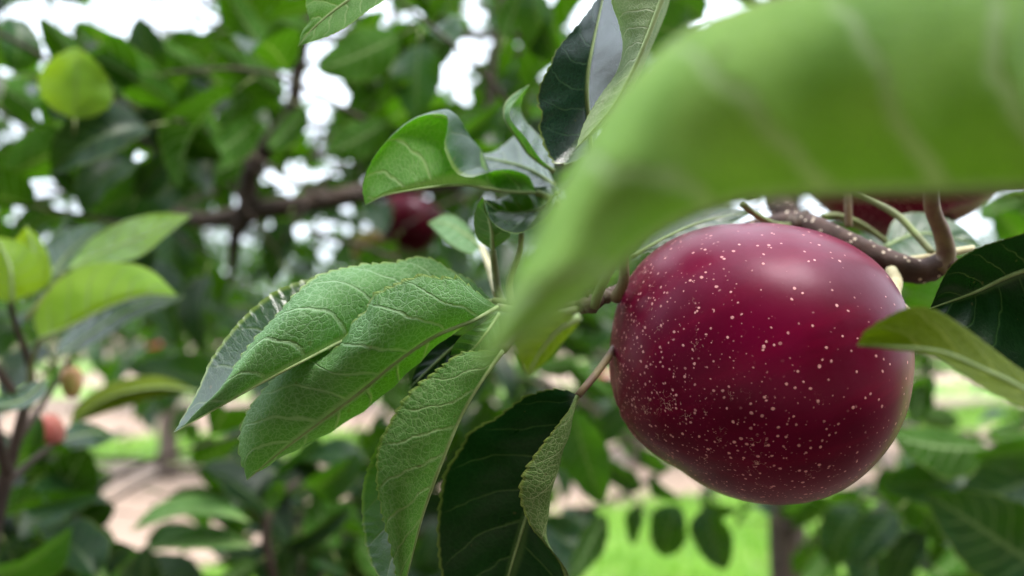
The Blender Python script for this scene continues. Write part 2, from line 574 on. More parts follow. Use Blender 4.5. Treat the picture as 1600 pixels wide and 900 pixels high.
DIRT, TURF = dirt_material(), turf_material()
sheet('ground', -150, 150, -60, 300, 0.0, DIRT, 40, 40)
def bounce_cut_material():
    k = NT('bounce_cut_ground')  # dark colour stands in for the shade under the near trees
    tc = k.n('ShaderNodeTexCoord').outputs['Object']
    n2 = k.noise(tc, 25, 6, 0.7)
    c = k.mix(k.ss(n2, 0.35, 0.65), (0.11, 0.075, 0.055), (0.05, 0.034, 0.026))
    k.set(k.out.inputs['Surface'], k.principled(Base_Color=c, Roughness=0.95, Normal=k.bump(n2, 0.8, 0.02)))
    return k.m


sheet('bounce_cut_strip', -30, 30, -2.9, 2.5, 0.008, bounce_cut_material(), 2, 2)  # unseen dark ground, added to cut bounce light onto the apple
GRASS_STRIPS = [(-30, 30, 2.55, 4.05), (-30, 30, 7.6, 9.3), (-30, 30, 12.5, 15.0), (-60, 60, 18.5, 24.0)]


def strip_y(x, i):
    """wavy edges of the mown grass strips"""
    x0, x1, ya, yb = GRASS_STRIPS[i]
    w = 0.14 * math.sin(x * 1.9 + i) + 0.08 * math.sin(x * 5.3 + 2 * i) + 0.05 * math.sin(x * 12.1)
    if i == 0:
        return -3.3, min(max(4.75 + 0.5 * x, 3.3), 5.7) + 0.8 * w
    sl = 0.25 * max(-8, min(8, x)) if i == 1 else 0.03 * x
    return ya + w + sl, yb + 0.8 * w + sl


for i, (x0, x1, ya, yb) in enumerate(GRASS_STRIPS):
    xs = np.linspace(x0, x1, 260)
    V, F = [], []
    for j, x in enumerate(xs):
        a, b2 = strip_y(x, i)
        V += [(x, a, 0.004), (x, b2, 0.004)]
        if j:
            F.append((2 * j - 2, 2 * j, 2 * j + 1, 2 * j - 1))
    b = MB()
    b.add(V, F)
    o = link('grass_strip', b.mesh('grass_strip', [TURF]))
    o['kind'] = 'structure'


def grass_material():
    k = NT('grass_blade')
    geo = k.n('ShaderNodeNewGeometry')
    r = geo.outputs['Random Per Island']
    c = k.mix(r, (0.12, 0.27, 0.03), (0.22, 0.36, 0.06))
    pr = k.principled(Base_Color=c, Roughness=0.6)
    tr = k.n('ShaderNodeBsdfTranslucent')
    k.set(tr.inputs['Color'], k.mix(r, (0.2, 0.45, 0.03), (0.35, 0.6, 0.06)))
    mx = k.n('ShaderNodeMixShader')
    mx.inputs[0].default_value = 0.45
    k.set(mx.inputs[1], pr)
    k.set(mx.inputs[2], tr.outputs[0])
    k.set(k.out.inputs['Surface'], mx.outputs[0])
    return k.m


def make_grass():
    V, F = [], []
    for (i, n, xa, xb) in ((0, 26000, -2.6, 3.6), (1, 9000, -6.5, 7.5)):
        for _ in range(n):
            x = random.uniform(xa, xb)
            a, b2 = strip_y(x, i)
            y = random.uniform(max(a, 2.6), b2)
            h = random.uniform(0.03, 0.085) * (1 + 1.6 * max(0, math.sin(x * 3.1 + 1.3 * math.sin(y * 4.7)) * math.sin(y * 3.7 + x)) ** 2)
            w = random.uniform(0.003, 0.006) * (1 if i == 0 else 1.8)
            t = random.uniform(0, 2 * math.pi)
            dx, dy = math.cos(t) * w, math.sin(t) * w
            lx, ly = random.gauss(0, 0.3) * h, random.gauss(0, 0.3) * h
            k = len(V)
            V += [(x - dx, y - dy, 0.003), (x + dx, y + dy, 0.003), (x + lx * .5 + dx * .7, y + ly * .5 + dy * .7, h * .6), (x + lx * .5 - dx * .7, y + ly * .5 - dy * .7, h * .6), (x + lx, y + ly, h)]
            F += [(k, k + 1, k + 2, k + 3), (k + 3, k + 2, k + 4)]
    b = MB()
    b.add(V, F)
    o = link('grass', b.mesh('grass', [grass_material()], False))
    o['kind'] = 'stuff'
    o['label'] = 'bright green mown grass between the strips of bare soil'
    o['category'] = 'grass'


make_grass()


def make_litter():
    V, F = [], []
    for _ in range(2600):
        x, y = random.uniform(-7, 6), random.uniform(3.6, 12)
        s = random.uniform(0.015, 0.05)
        t = random.uniform(0, 6.28)
        c, sn = math.cos(t) * s, math.sin(t) * s
        k = len(V)
        z = 0.006
        V += [(x + c, y + sn, z + random.uniform(0, .02)), (x - sn * .4, y + c * .4, z), (x - c, y - sn, z + random.uniform(0, .015)), (x + sn * .4, y - c * .4, z + random.uniform(0, .012))]
        F.append((k, k + 1, k + 2, k + 3))
    b = MB()
    b.add(V, F)
    m = plain_material('dry_litter', (0.2, 0.12, 0.07), (0.08, 0.05, 0.035), 8, 0.9)
    o = link('leaf_litter', b.mesh('leaf_litter', [m], False))
    o['kind'] = 'stuff'
    o['label'] = 'dry fallen leaves and crumbs scattered over the bare soil'
    o['category'] = 'leaf litter'


make_litter()

# ------------------------------------------------------------------ far orchard trees
def crown_mesh(name, centers, radii, n, leaf, seed):
    """many small folded leaf blades round the limb clumps, one mesh"""
    r = np.random.default_rng(seed)
    idx = r.integers(0, len(centers), n)
    C = np.asarray(centers)[idx]
    R = np.asarray(radii)[idx][:, None]
    P = C + r.normal(0, 1, (n, 3)) * R * np.array((1, 1, 0.85)) * 0.55
    P = P[P[:, 2] > 0.5]
    n = len(P)
    X = r.normal(0, 1, (n, 3)) + np.array((0, 0, -0.35))
    X /= np.linalg.norm(X, axis=1)[:, None]
    U = r.normal(0, 0.5, (n, 3)) + np.array((0, 0, 1.0))
    Y = np.cross(U, X)
    Y /= np.linalg.norm(Y, axis=1)[:, None]
    Z = np.cross(X, Y)
    L = leaf * r.uniform(0.7, 1.2, (n, 1))
    w = 0.27 * L
    V = np.stack([P - X * L * .5, P + Y * w - X * L * .05 + Z * w * .4, P + X * L * .5 - Z * L * .12, P - Y * w - X * L * .05 + Z * w * .4], 1).reshape(-1, 3)
    F = []
    for i in range(n):
        k = 4 * i
        F += [(k, k + 2, k + 1), (k, k + 3, k + 2)]
    me = bpy.data.meshes.new(name)
    me.from_pydata(V.tolist(), [], F)
    me.materials.append(LEAF_BG)
    u = me.uv_layers.new(name='UVMap')
    q = np.tile(np.array([(0, .5), (1, .5), (.5, .9), (0, .5), (.5, .1), (1, .5)], np.float32), (n, 1))
    u.data.foreach_set('uv', q.ravel())
    return me


def orchard_tree_proto(seed, height, spread, trunk_r, first, n):
    r = random.Random(seed)
    wood = MB()
    lean = (r.uniform(-.06, .06), r.uniform(-.06, .06))
    T = [(0, 0, -0.03), (lean[0] * .4, lean[1] * .4, first * .5), (lean[0], lean[1], first), (lean[0] * 1.2, lean[1], height * .6), (lean[0], lean[1] * 1.3, height * .92)]
    tp = crom3(T, 16)
    wood.tube(tp, [trunk_r * 1.35, trunk_r, trunk_r * .85, trunk_r * .55, trunk_r * .2], 10, 0, True, 0.06)
    limbs, C, R = MB(), [], []
    nl = 11
    for i in range(nl):
        z = first + (height * .85 - first) * (i / nl) ** 1.1
        a = i * 2.4 + r.uniform(-.4, .4)
        ln = spread * (1 - .55 * i / nl) * r.uniform(.75, 1.1)
        p0 = tp[np.argmin(np.abs(tp[:, 2] - z))]
        pts = [p0, p0 + np.array((math.cos(a) * ln * .4, math.sin(a) * ln * .4, ln * .3)), p0 + np.array((math.cos(a + .15) * ln * .8, math.sin(a + .15) * ln * .8, ln * .38)), p0 + np.array((math.cos(a + .1) * ln, math.sin(a + .1) * ln, ln * .25))]
        q = crom3(pts, 12)
        limbs.tube(q, [trunk_r * .42, trunk_r * .25, trunk_r * .08], 6, 0, True, .05)
        for t in (3, 5, 7, 9, 11):
            for _ in range(2):
                C.append(q[t] + np.array((r.gauss(0, .1), r.gauss(0, .1), r.gauss(0, .1))) * spread)
                R.append(r.uniform(.14, .28) * spread)
    C.append(np.array((lean[0], lean[1], height * .95)))
    R.append(.2 * spread)
    crown = crown_mesh('crown', C, R, n, 0.085, seed)
    return wood.mesh('trunk', [BARK_TRUNK]), limbs.mesh('limb', [BARK_LIMB]), crown


TREE_PROTOS = [orchard_tree_proto(11, 2.25, 1.3, 0.07, 0.72, 7500), orchard_tree_proto(23, 2.4, 1.3, 0.065, 0.8, 7500), orchard_tree_proto(37, 2.1, 1.25, 0.075, 0.7, 7000)]


def far_tree(kind, x, y, rot, sc, label, group):
    t = thing('apple_tree', label, 'tree', (x, y, 0), group)
    t.rotation_euler = (0, 0, rot)
    t.scale = (sc, sc, sc)
    for nm, me in zip(('trunk', 'limb', 'crown'), TREE_PROTOS[kind]):
        o = link(nm, me, t)
        if nm == 'crown':
            o['veins'] = 8.0
            o['kind'] = 'stuff'
    return t


g0 = at_ground(262, 745)
ROW1 = 'apple trees of the next orchard row'
ORD = ('first tree', 'second tree', 'third tree', 'fourth tree', 'fifth tree', 'sixth tree', 'seventh tree')
ROW2 = 'apple trees of the rows farther back'
far_tree(0, g0[0], g0[1], 0.3, 1.0, 'apple tree with a dark forked trunk standing on bare soil before the grass strip', ROW1)
far_tree(1, -5.6, 6.5, 1.4, 1.05, 'apple tree of the next row at the far left behind the twiggy shoot', ROW1)
far_tree(2, -0.95, 6.9, 2.2, 0.98, 'apple tree of the next row seen behind the hanging leaves', ROW1)
far_tree(1, 1.15, 6.7, 3.9, 1.02, 'apple tree of the next row half hidden behind the big apple', ROW1)
far_tree(0, 3.3, 6.9, 5.1, 1.04, 'apple tree of the next row showing beyond the right side of the apple', ROW1)
far_tree(2, 5.6, 6.8, 0.9, 1.05, 'apple tree of the next row at the far right edge of the picture', ROW1)
for i, x in enumerate((-8.2, -5.4, -2.6, 0.3, 3.1, 5.9, 8.6)):
    far_tree(i % 3, x + random.uniform(-.3, .3), 10.9 + random.uniform(-.2, .2), i * 1.7, 1.05 + 0.03 * (i % 2), ORD[i] + ' from the left among the small apple trees of the farther row', ROW2)


for i, x in enumerate((-4.6, -3.2, -1.9, -.6, .7, 2.0, 3.3, 4.7)):  # tree row added out of view, darkening the camera side
    far_tree(i % 3, x, -1.95 + random.uniform(-.15, .15), i * 2.1, 1.5, 'apple tree of the row at the photographer\'s back, outside the picture', 'apple trees added behind the camera to block low sky light')


def make_treeline():
    C, R = [], []
    for i in range(110):
        x = -40 + 80 * i / 109 + random.uniform(-.4, .4)
        for _ in range(3):
            C.append(np.array((x, 30 + random.uniform(-2, 2), random.uniform(.9, 2.3))))
            R.append(random.uniform(.7, 1.2))
    me = crown_mesh('treeline', C, R, 9000, 0.42, 99)
    o = link('treeline', me)
    o['kind'] = 'stuff'
    o['veins'] = 8.0
    o['label'] = 'far rows of trees closing the view beyond the orchard'
    o['category'] = 'treeline'


make_treeline()

# ------------------------------------------------------------------ small apples
def apple_profile(nu=28, nv=16, flat=0.9, con=0.12, dip=0.18):
    """unit apple, +Z towards the stalk; returns verts, faces, uv, axis_t"""
    V, F, UV, T = [], [], [], []
    for j in range(nv + 1):
        t = j / nv
        ph = math.pi * t
        r = math.sin(ph) ** 0.85
        z = math.cos(ph) * flat
        z -= dip * math.exp(-(r / .28) ** 2) * (1 if t < .5 else -0.75)
        r *= 1 + con * math.cos(ph)
        for i in range(nu):
            a = 2 * math.pi * i / nu
            lob = 1 + 0.035 * math.cos(5 * a) * t * t
            V.append((r * lob * math.cos(a), r * lob * math.sin(a), z))
            UV.append((i / nu, t))
            T.append(t)
    for j in range(nv):
        for i in range(nu):
            k = (i + 1) % nu
            F.append((j * nu + i, (j + 1) * nu + i, (j + 1) * nu + k, j * nu + k))
    return V, F, UV, T


def fruit(name, label, cat, px, radius, mat, axis, group=None, stem=True, squash=1.0):
    c = W(px)
    t = thing(name, label, cat, c, group)
    V, F, UV, T = apple_profile()
    z = Vector(axis).normalized()
    M = np.array(z.to_track_quat('Z', 'Y').to_matrix())
    V2 = (np.array(V) * radius * np.array((squash, squash, 1))) @ M.T
    b = MB()
    b.add(V2, F, 0, UV)
    me = b.mesh('flesh', [mat])
    a = me.attributes.new('axis_t', 'FLOAT', 'POINT')
    a.data.foreach_set('value', T)
    link('flesh', me, t)
    if stem:
        zz = np.array(z)
        p = [zz * radius * .6, zz * radius * 1.05 + np.array((.05, .02, .04)) * radius, zz * radius * 1.35 + np.array((.12, .05, .16)) * radius]
        b = MB()
        b.tube(crom3(p, 8), radius * .045, 6)
        link('stalk', b.mesh('stalk', [STALK_RED]), t)
        b = MB()
        for q in range(5):
            an = q * 1.2566
            e = np.array((math.cos(an), math.sin(an), 0)) @ M.T
            b.tube(crom3([-zz * radius * .72, -zz * radius * .8 + e * radius * .07, -zz * radius * .9 + e * radius * .12], 5), [radius * .04, radius * .012], 5)
        link('calyx', b.mesh('calyx', [BARK_KNOB]), t)
    return t


RED = apple_material('apple_red_small', (0.06, 0.0012, 0.008), (0.032, 0.001, 0.005), 0.036, False)
RED_BRIGHT = apple_material('apple_red_far', (0.36, 0.018, 0.035), (0.26, 0.01, 0.03), 0.036, False)
BLUSH = apple_material('apple_blush', (0.5, 0.26, 0.16), (0.52, 0.34, 0.12), 0.02, False, (0.35, 0.33, 0.08))
OLIVE_FRUIT = apple_material('apple_unripe', (0.25, 0.22, 0.05), (0.2, 0.12, 0.04), 0.03, False)
fruit('apple', 'dark red apple hanging under the tree limb behind the curled green leaf', 'apple', (641, 352, 0.80), 0.036, RED, (0.25, 0.2, 1))
fruit('apple', 'dull yellow green apple beside the dark red one under the limb', 'apple', (585, 392, 0.86), 0.027, OLIVE_FRUIT, (0.1, 0.1, 1))
fruit('apple', 'dark red apple low down behind the tips of the hanging leaves', 'apple', (668, 838, 0.95), 0.034, RED, (0.1, 0.3, 1))
FAR = 'small red apples hanging in the next row of trees'
for (x, y, r, lb) in ((240, 541, .036, 'upper of the small bright red apples in the far crown'), (301, 574, .035, 'right hand one of the small bright red apples in the far crown'), (252, 566, .034, 'middle one of the small red apples, just below the upper one'), (150, 556, .033, 'dim red apple left of the bright ones in the far crown'), (355, 560, .03, 'small red apple behind the tip of the pale folded leaf')):
    fruit('apple', lb, 'apple', (x, y, 4.0), r * 0.95, RED_BRIGHT, (random.uniform(-.3, .3), 0, 1), FAR, False)
fruit('apple', 'small red apple peeping out beside the left side of the big one', 'apple', (940, 592, 3.4), .034, RED_BRIGHT, (0, 0, 1), FAR, False)
fruit('fruitlet', 'pale yellow and pink fruitlet hanging by the shoot on the left', 'fruit', (112, 597, 0.40), 0.0100, BLUSH, (-0.1, 0, 1), None, True, 0.55)
fruit('fruitlet', 'pink fruit low on the left shoot, partly behind a leaf', 'fruit', (80, 672, 0.41), 0.0105, apple_material('apple_pink', (0.42, 0.15, 0.12), (0.36, 0.09, 0.08), 0.02, False), (-0.6, 0.1, 1), None, True, 0.62)

# ------------------------------------------------------------------ leaves
def smooth_rand(n, k, r):
    return np.interp(np.linspace(0, 1, n), np.linspace(0, 1, k), r.uniform(-1, 1, k))


def hero_leaf(parent, rows, mat, sees='back', ref=1, teeth=34, tooth=0.0094, veins=9, quilt=0.0004, nu=None, nv=10, seed=0, label=None, rib=0.00045, bulge=0.0, stalk=None, stalk_r=0.0011, stalk_mat=None, name='leaf'):
    """a leaf lofted through its margins and midrib.  rows: {v: [(x, y, d), ...]} base to tip, v=-1 and 1 margins, 0 midrib"""
    r = np.random.default_rng(seed + 100)
    nu = nu or teeth * 6 + 1
    base, tip = rows[0][0], rows[0][-1]
    C = {}
    for v, P in rows.items():
        Q = pts_d(P, base[2])
        C[v] = W(crom(Q, nu))
    u = np.linspace(0, 1, nu)
    er = C[min(C, key=lambda v: v * -ref)]
    im = nu // 2
    bs = 1 if np.cross(C[0][im + 2] - C[0][im - 2], (er[im] - C[0][im]) * ref) @ (ORG - C[0][im]) > 0 else -1     # bulge > 0 swells towards the viewer
    grid, vs = [], []
    for s in (-1, 1):
        ks = sorted([v for v in C if v * s > 0], key=abs)
        tv = [0.0] + [abs(v) for v in ks]
        PV = [C[0]] + [C[v] for v in ks]
        # serrated margin
        E = PV[-1]
        D = E - PV[-2]
        wid = np.linalg.norm(E - C[0], axis=1)
        D /= np.linalg.norm(D, axis=1)[:, None] + 1e-9
        T = np.gradient(E, axis=0)
        T /= np.linalg.norm(T, axis=1)[:, None] + 1e-9
        ph = u * teeth + 0.35 * smooth_rand(nu, teeth, r)
        f = ph - np.floor(ph)
        amp = tooth * min(wid.max(), 0.017) * (0.8 + 0.45 * r.uniform(-1, 1, teeth + 3)[np.clip(np.floor(ph).astype(int), 0, teeth + 2)])
        env = np.clip(np.minimum(u / .05, (1 - u) / .03), 0, 1)
        saw = np.where(f < .78, f / .78, (1 - f) / .22)
        sh = (saw ** 0.8 - 0.45) * amp * env * 2.0
        off = D * sh[:, None] + T * (saw * amp * env * 0.9)[:, None]
        cols = np.linspace(0, 1, nv + 1)[1:] ** 0.9
        cols[-2] = 0.955
        block = []
        for t in cols:
            if len(tv) == 2:
                P = PV[0] * (1 - t) + PV[1] * t
            elif len(tv) == 3:
                b0, b1, b2 = tv
                l0 = (t - b1) * (t - b2) / ((b0 - b1) * (b0 - b2))
                l1 = (t - b0) * (t - b2) / ((b1 - b0) * (b1 - b2))
                l2 = (t - b0) * (t - b1) / ((b2 - b0) * (b2 - b1))
                P = PV[0] * l0 + PV[1] * l1 + PV[2] * l2
            block.append(P + off * (t ** 30))
        block = np.stack(block, 1)
        # normals for bulge and quilting between the lateral veins
        full = np.concatenate([C[0][:, None], block], 1)
        du = np.gradient(full, axis=0)
        dv = np.gradient(full, axis=1)
        Nn = np.cross(du, dv)
        Nn /= np.linalg.norm(Nn, axis=2)[:, :, None] + 1e-12
        tt = np.concatenate([[0], cols])
        p = (u[:, None] - 0.2 * tt[None] ** 1.25) * veins + (0.45 if s > 0 else 0)
        q = np.abs(np.sin(np.pi * p)) * np.sin(np.pi * np.clip(tt, 0, 1) ** .8)[None] * quilt
        q += bulge * bs * np.sin(np.pi * tt)[None] * np.sin(np.pi * u)[:, None]
        q *= np.clip(np.minimum(u / .1, (1 - u) / .06), 0, 1)[:, None]
        full = full + Nn * q[:, :, None] * (1 if s > 0 else -1)
        grid.append(full)
        vs.append(s * tt)
    G = np.concatenate([grid[0][:, ::-1], grid[1][:, 1:]], 1)
    vv = np.concatenate([vs[0][::-1], vs[1][1:]])
    nc = G.shape[1]
    # which way does the referenced half face?
    half = grid[0] if ref < 0 else grid[1]
    i, j = nu // 2, nv // 2
    pu = half[i + 2, j] - half[i - 2, j]
    pv = half[i, j + 1] - half[i, j - 1]
    nrm = np.cross(pu, pv) * (1 if ref > 0 else -1)
    facing = nrm @ (ORG - half[i, j]) > 0
    flip = facing != (sees == 'front')
    V = local(parent, G.reshape(-1, 3))
    UV = [(u[a], vv[c] * .5 + .5) for a in range(nu) for c in range(nc)]
    F = []
    for a in range(nu - 1):
        for c in range(nc - 1):
            q = (a * nc + c, (a + 1) * nc + c, (a + 1) * nc + c + 1, a * nc + c + 1)
            F.append(q[::-1] if flip else q)
    b = MB()
    b.add(V, F, 0, UV)
    if rib:
        b.tube(local(parent, C[0][::4]), [rib * 1.5, rib, rib * .25], 8, 1)
    sm = stalk_mat or STALK
    o = link(name, b.mesh(name, [mat, RIB]), parent)
    o['veins'] = float(veins)
    if label:
        o['label'] = label
    if stalk is not None:
        P = W(pts_d(stalk))
        b = MB()
        b.tube(crom3(local(parent, P), 18), [stalk_r * .85, stalk_r, stalk_r * 1.25], 9)
        link('leaf_stalk', b.mesh('leaf_stalk', [sm]), o)
    return o


# ---- the fruiting branch in focus
branch = thing('apple_branch', 'brown knobbly fruiting branch carrying the serrated leaves round the big red apple', 'branch', W((1240, 345, 0.226)))
tubes('twig', branch, BARK, [(W(pts_d([(903, 480, .183), (925, 476, .186), (945, 463, .190), (972, 452, .200), (1050, 415, .224), (1140, 372, .238), (1240, 348, .228), (1290, 363, .216), (1340, 388, .208), (1395, 413, .203), (1440, 424, .201), (1482, 408, .2)])), [.0017, .0019, .0022, .0024, .0024, .0026, .0036, .0034, .0033, .0032, .0036, .0030])], 18, 0.09, 90)
limb_pts = W(pts_d([(1236, 352, .230), (1215, 300, .25), (1225, 200, .31), (1260, 60, .40), (1300, -150, .55)]))
tubes('limb', branch, BARK, [(limb_pts, [.004, .0045, .005, .006, .008])], 14, 0.05)
for bud_path in [
    (W(pts_d([(904, 470, .183), (916, 474, .183), (930, 478, .185)])), [.0008, .0024, .0018]),
    (W(pts_d([(940, 455, .189), (945, 462, .188), (952, 468, .189)])), [.0006, .002, .0012]),
    (W(pts_d([(912, 462, .184), (922, 452, .184)])), [.0012, .0002]), (W(pts_d([(930, 466, .185), (928, 440, .183)])), [.0005, .0001]),
    (W(pts_d([(918, 468, .183), (914, 442, .182)])), [.0004, .0001]), (W(pts_d([(1230, 340, .226), (1250, 350, .224), (1262, 330, .224)])), [.001, .003, .0008]),
    (W(pts_d([(1484, 405, .2), (1496, 408, .199)])), [.0016, .0006])]:
    tubes('bud', branch, BARK_KNOB, [bud_path], 9, 0.18)
tubes('shoot', branch, STALK_RED, [(W(pts_d([(1462, 422, .2), (1478, 400, .199), (1472, 365, .197), (1458, 330, .194), (1455, 290, .19), (1460, 220, .185)])), [.0028, .0023, .0020, .0019, .0018, .0016])], 12, 0.02)
tubes('leaf_stalk', branch, STALK, [(W(pts_d([(1318, 290, .222), (1352, 308, .22), (1400, 335, .214), (1430, 365, .209), (1458, 397, .204)])), .0010)])
tubes('leaf_stalk', branch, STALK_PALE, [(W(pts_d([(1392, 407, .206), (1440, 404, .205), (1480, 396, .203), (1520, 388, .205)])), [.0008, .0011, .0012, .0009])])
tubes('leaf_stalk', branch, STALK, [(W(pts_d([(1284, 338, .235), (1310, 337, .236), (1345, 350, .236), (1385, 378, .236)])), .0009)])
tubes('leaf_stalk', branch, STALK_RED, [(W(pts_d([(1324, 290, .214), (1325, 320, .213), (1326, 355, .213)])), .0011)])
tubes('leaf_stalk', branch, STALK, [(W(pts_d([(928, 480, .182), (936, 455, .180), (950, 425, .178), (964, 392, .176), (975, 340, .172)])), [.0013, .0011, .0010])], 12)
tubes('leaf_stalk', branch, STALK_RED, [(W(pts_d([(960, 468, .187), (974, 440, .184), (974, 405, .182), (970, 340, .18)])), [.0016, .0012, .0011])], 12)
tubes('leaf_stalk', branch, STALK, [(W(pts_d([(1160, 318, .2), (1180, 335, .205), (1210, 350, .212), (1235, 352, .225)])), .0009)])

# two big leaves in focus on the left
hero_leaf(branch, {
    0: [(770, 470, .190), (700, 480, .194), (620, 497, .187), (540, 530, .175), (470, 566, .165), (400, 603, .162), (337, 639, .159), (272, 676, .157)],
    1: [(770, 470, .190), (735, 438, .196), (704, 422, .196), (680, 406, .195), (650, 401, .194), (618, 409, .191), (560, 414, .186), (500, 429, .180), (468, 452, .174), (436, 488, .171), (400, 527, .167), (366, 573, .163), (336, 632, .160), (272, 676, .157)],
    -1: [(770, 470, .190), (700, 428, .212), (620, 414, .210), (545, 419, .203), (480, 436, .194), (430, 455, .190), (378, 498, .185), (332, 558, .178), (308, 612, .170), (272, 676, .157)]},
    LEAF, 'back', 1, teeth=36, tooth=0.0273, veins=8, seed=1, quilt=.00014, bulge=.006, label='long folded leaf in focus, its far half glossy and sky blue above the pale underside',
    stalk=[(770, 470, .190), (800, 474, .189), (850, 480, .187), (910, 476, .185)], rib=.0004)
hero_leaf(branch, {
    0: [(778, 480, .174), (740, 500, .170), (680, 525, .166), (620, 565, .166), (560, 615, .168), (500, 660, .171), (440, 705, .174), (386, 750, .177)],
    1: [(778, 480, .174), (745, 456, .170), (715, 434, .166), (690, 434, .164), (655, 430, .163), (612, 446, .162), (582, 462, .162), (572, 484, .163), (553, 500, .165), (543, 522, .168), (520, 545, .173), (470, 555, .177), (415, 605, .177), (383, 650, .177), (373, 700, .177), (386, 750, .177)],
    -1: [(778, 480, .174), (735, 482, .187), (670, 502, .190), (610, 542, .192), (550, 592, .194), (490, 642, .194), (430, 692, .190), (386, 750, .177)]},
    LEAF, 'back', 1, teeth=30, tooth=0.0351, veins=8, seed=2, bulge=.0065, label='broad leaf in focus showing its veined pale underside, base in front and tip hanging',
    stalk=[(778, 480, .174), (810, 486, .177), (850, 492, .181), (905, 488, .184)], rib=.0004)
# hanging leaf in the middle
hero_leaf(branch, {
    0: [(786, 548, .165), (755, 590, .163), (722, 645, .162), (690, 722, .161), (662, 800, .162), (642, 875, .164), (627, 935, .166)],
    1: [(786, 548, .165), (740, 549, .161), (720, 552, .159), (690, 572, .157), (640, 613, .155), (610, 658, .155), (591, 700, .156), (588, 750, .157), (596, 800, .159), (609, 850, .162), (627, 935, .166)],
    -1: [(786, 548, .165), (735, 565, .182), (650, 625, .188), (603, 672, .188), (579, 720, .186), (566, 768, .184), (568, 830, .180), (585, 890, .174), (627, 935, .166)]},
    LEAF_FG, 'back', 1, teeth=30, tooth=0.0328, veins=8, seed=3, bulge=.0045, label='narrow yellow green leaf hanging straight down with a dusty pale underside',
    stalk=[(786, 548, .165), (808, 520, .171), (850, 497, .18), (906, 484, .184)], rib=.0004)
hero_leaf(branch, {
    0: [(780, 490, .172), (760, 520, .168), (735, 548, .168), (704, 556, .168)],
    1: [(780, 490, .172), (752, 506, .167), (722, 524, .166), (708, 542, .167), (704, 556, .168)],
    -1: [(780, 490, .172), (778, 535, .170), (745, 556, .169), (704, 556, .168)]}, LEAF, 'back', 1, teeth=14, veins=5, seed=4, rib=.0003)
hero_leaf(branch, {
    0: [(735, 525, .196), (705, 545, .197), (672, 575, .198), (640, 606, .199)],
    1: [(735, 525, .196), (700, 524, .198), (672, 542, .2), (650, 575, .2), (640, 606, .199)],
    -1: [(735, 525, .196), (722, 560, .194), (690, 590, .196), (640, 606, .199)]}, LEAF_DARK, 'front', 1, teeth=16, veins=6, seed=5, rib=.0003,
    label='small dark leaf in shadow between the two pale leaves')
# dark hanging leaf with a pale flap folded over
hero_leaf(branch, {
    0: [(903, 618, .180), (882, 665, .184), (850, 730, .187), (825, 800, .190), (800, 880, .192), (775, 970, .194)],
    -1: [(903, 618, .180), (882, 609, .184), (850, 610, .187), (815, 623, .19), (775, 652, .192), (735, 674, .193), (718, 702, .194), (696, 736, .194), (686, 790, .194), (684, 850, .194), (700, 920, .194), (775, 970, .194)],
    .55: [(903, 618, .180), (893, 665, .174), (879, 708, .172), (864, 757, .171), (857, 800, .174), (858, 845, .179), (885, 905, .186), (850, 950, .19), (775, 970, .194)],
    1: [(903, 618, .180), (885, 646, .170), (850, 691, .166), (820, 735, .165), (812, 775, .166), (829, 822, .170), (850, 848, .176), (878, 888, .183), (872, 930, .188), (775, 970, .194)]},
    LEAF_DARK, 'front', -1, teeth=30, tooth=0.0273, veins=7, seed=6, nv=14, quilt=.0003, label='dark glossy leaf hanging left of the apple with a pale flap of its edge folded over',
    stalk=[(903, 618, .180), (930, 586, .184), (952, 556, .190), (985, 505, .210), (1030, 440, .223), (1060, 412, .226)], stalk_r=.0011, stalk_mat=STALK_RED, rib=.0004)
# curled leaves above
hero_leaf(branch, {
    0: [(838, 301, .207), (790, 299, .203), (727, 289, .196), (680, 292, .192), (640, 298, .191), (600, 306, .192), (571, 320, .194)],
    -1: [(838, 301, .207), (790, 294, .216), (727, 284, .214), (680, 286, .212), (640, 291, .210), (600, 300, .205), (571, 320, .194)],
    .78: [(838, 301, .207), (822, 274, .209), (800, 266, .209), (775, 265, .208), (759, 267, .206), (735, 241, .202), (716, 211, .199), (706, 182, .197), (692, 173, .197), (658, 181, .197), (620, 207, .196), (586, 247, .195), (569, 288, .194), (571, 320, .194)],
    1: [(838, 301, .207), (826, 276, .208), (802, 266, .206), (778, 266, .203), (752, 273, .196), (733, 277, .191), (713, 270, .189), (700, 248, .188), (694, 226, .189), (699, 200, .191), (696, 180, .194), (656, 182, .195), (617, 208, .195), (583, 248, .194), (567, 290, .194), (571, 320, .194)]},
    LEAF_FG, 'back', 1, teeth=34, tooth=.010, veins=6, seed=7, nv=16, quilt=.0004, label='translucent green leaf with a curled blue green pocket, above the dark red apple', rib=.0004,
    stalk=[(838, 301, .207), (858, 310, .207), (890, 340, .205), (930, 440, .195)])
hero_leaf(branch, {
    0: [(868, 290, .215), (825, 264, .218), (785, 252, .222), (733, 242, .226)],
    1: [(868, 290, .215), (852, 258, .226), (835, 228, .232), (812, 209, .234), (790, 224, .232), (768, 238, .230), (733, 242, .226)],
    -1: [(868, 290, .215), (820, 292, .208), (775, 280, .212), (748, 262, .218), (733, 242, .226)]}, LEAF, 'front', 1, teeth=24, veins=6, seed=8, tooth=.008, label='pale shining leaf lying behind the curled leaf pocket')
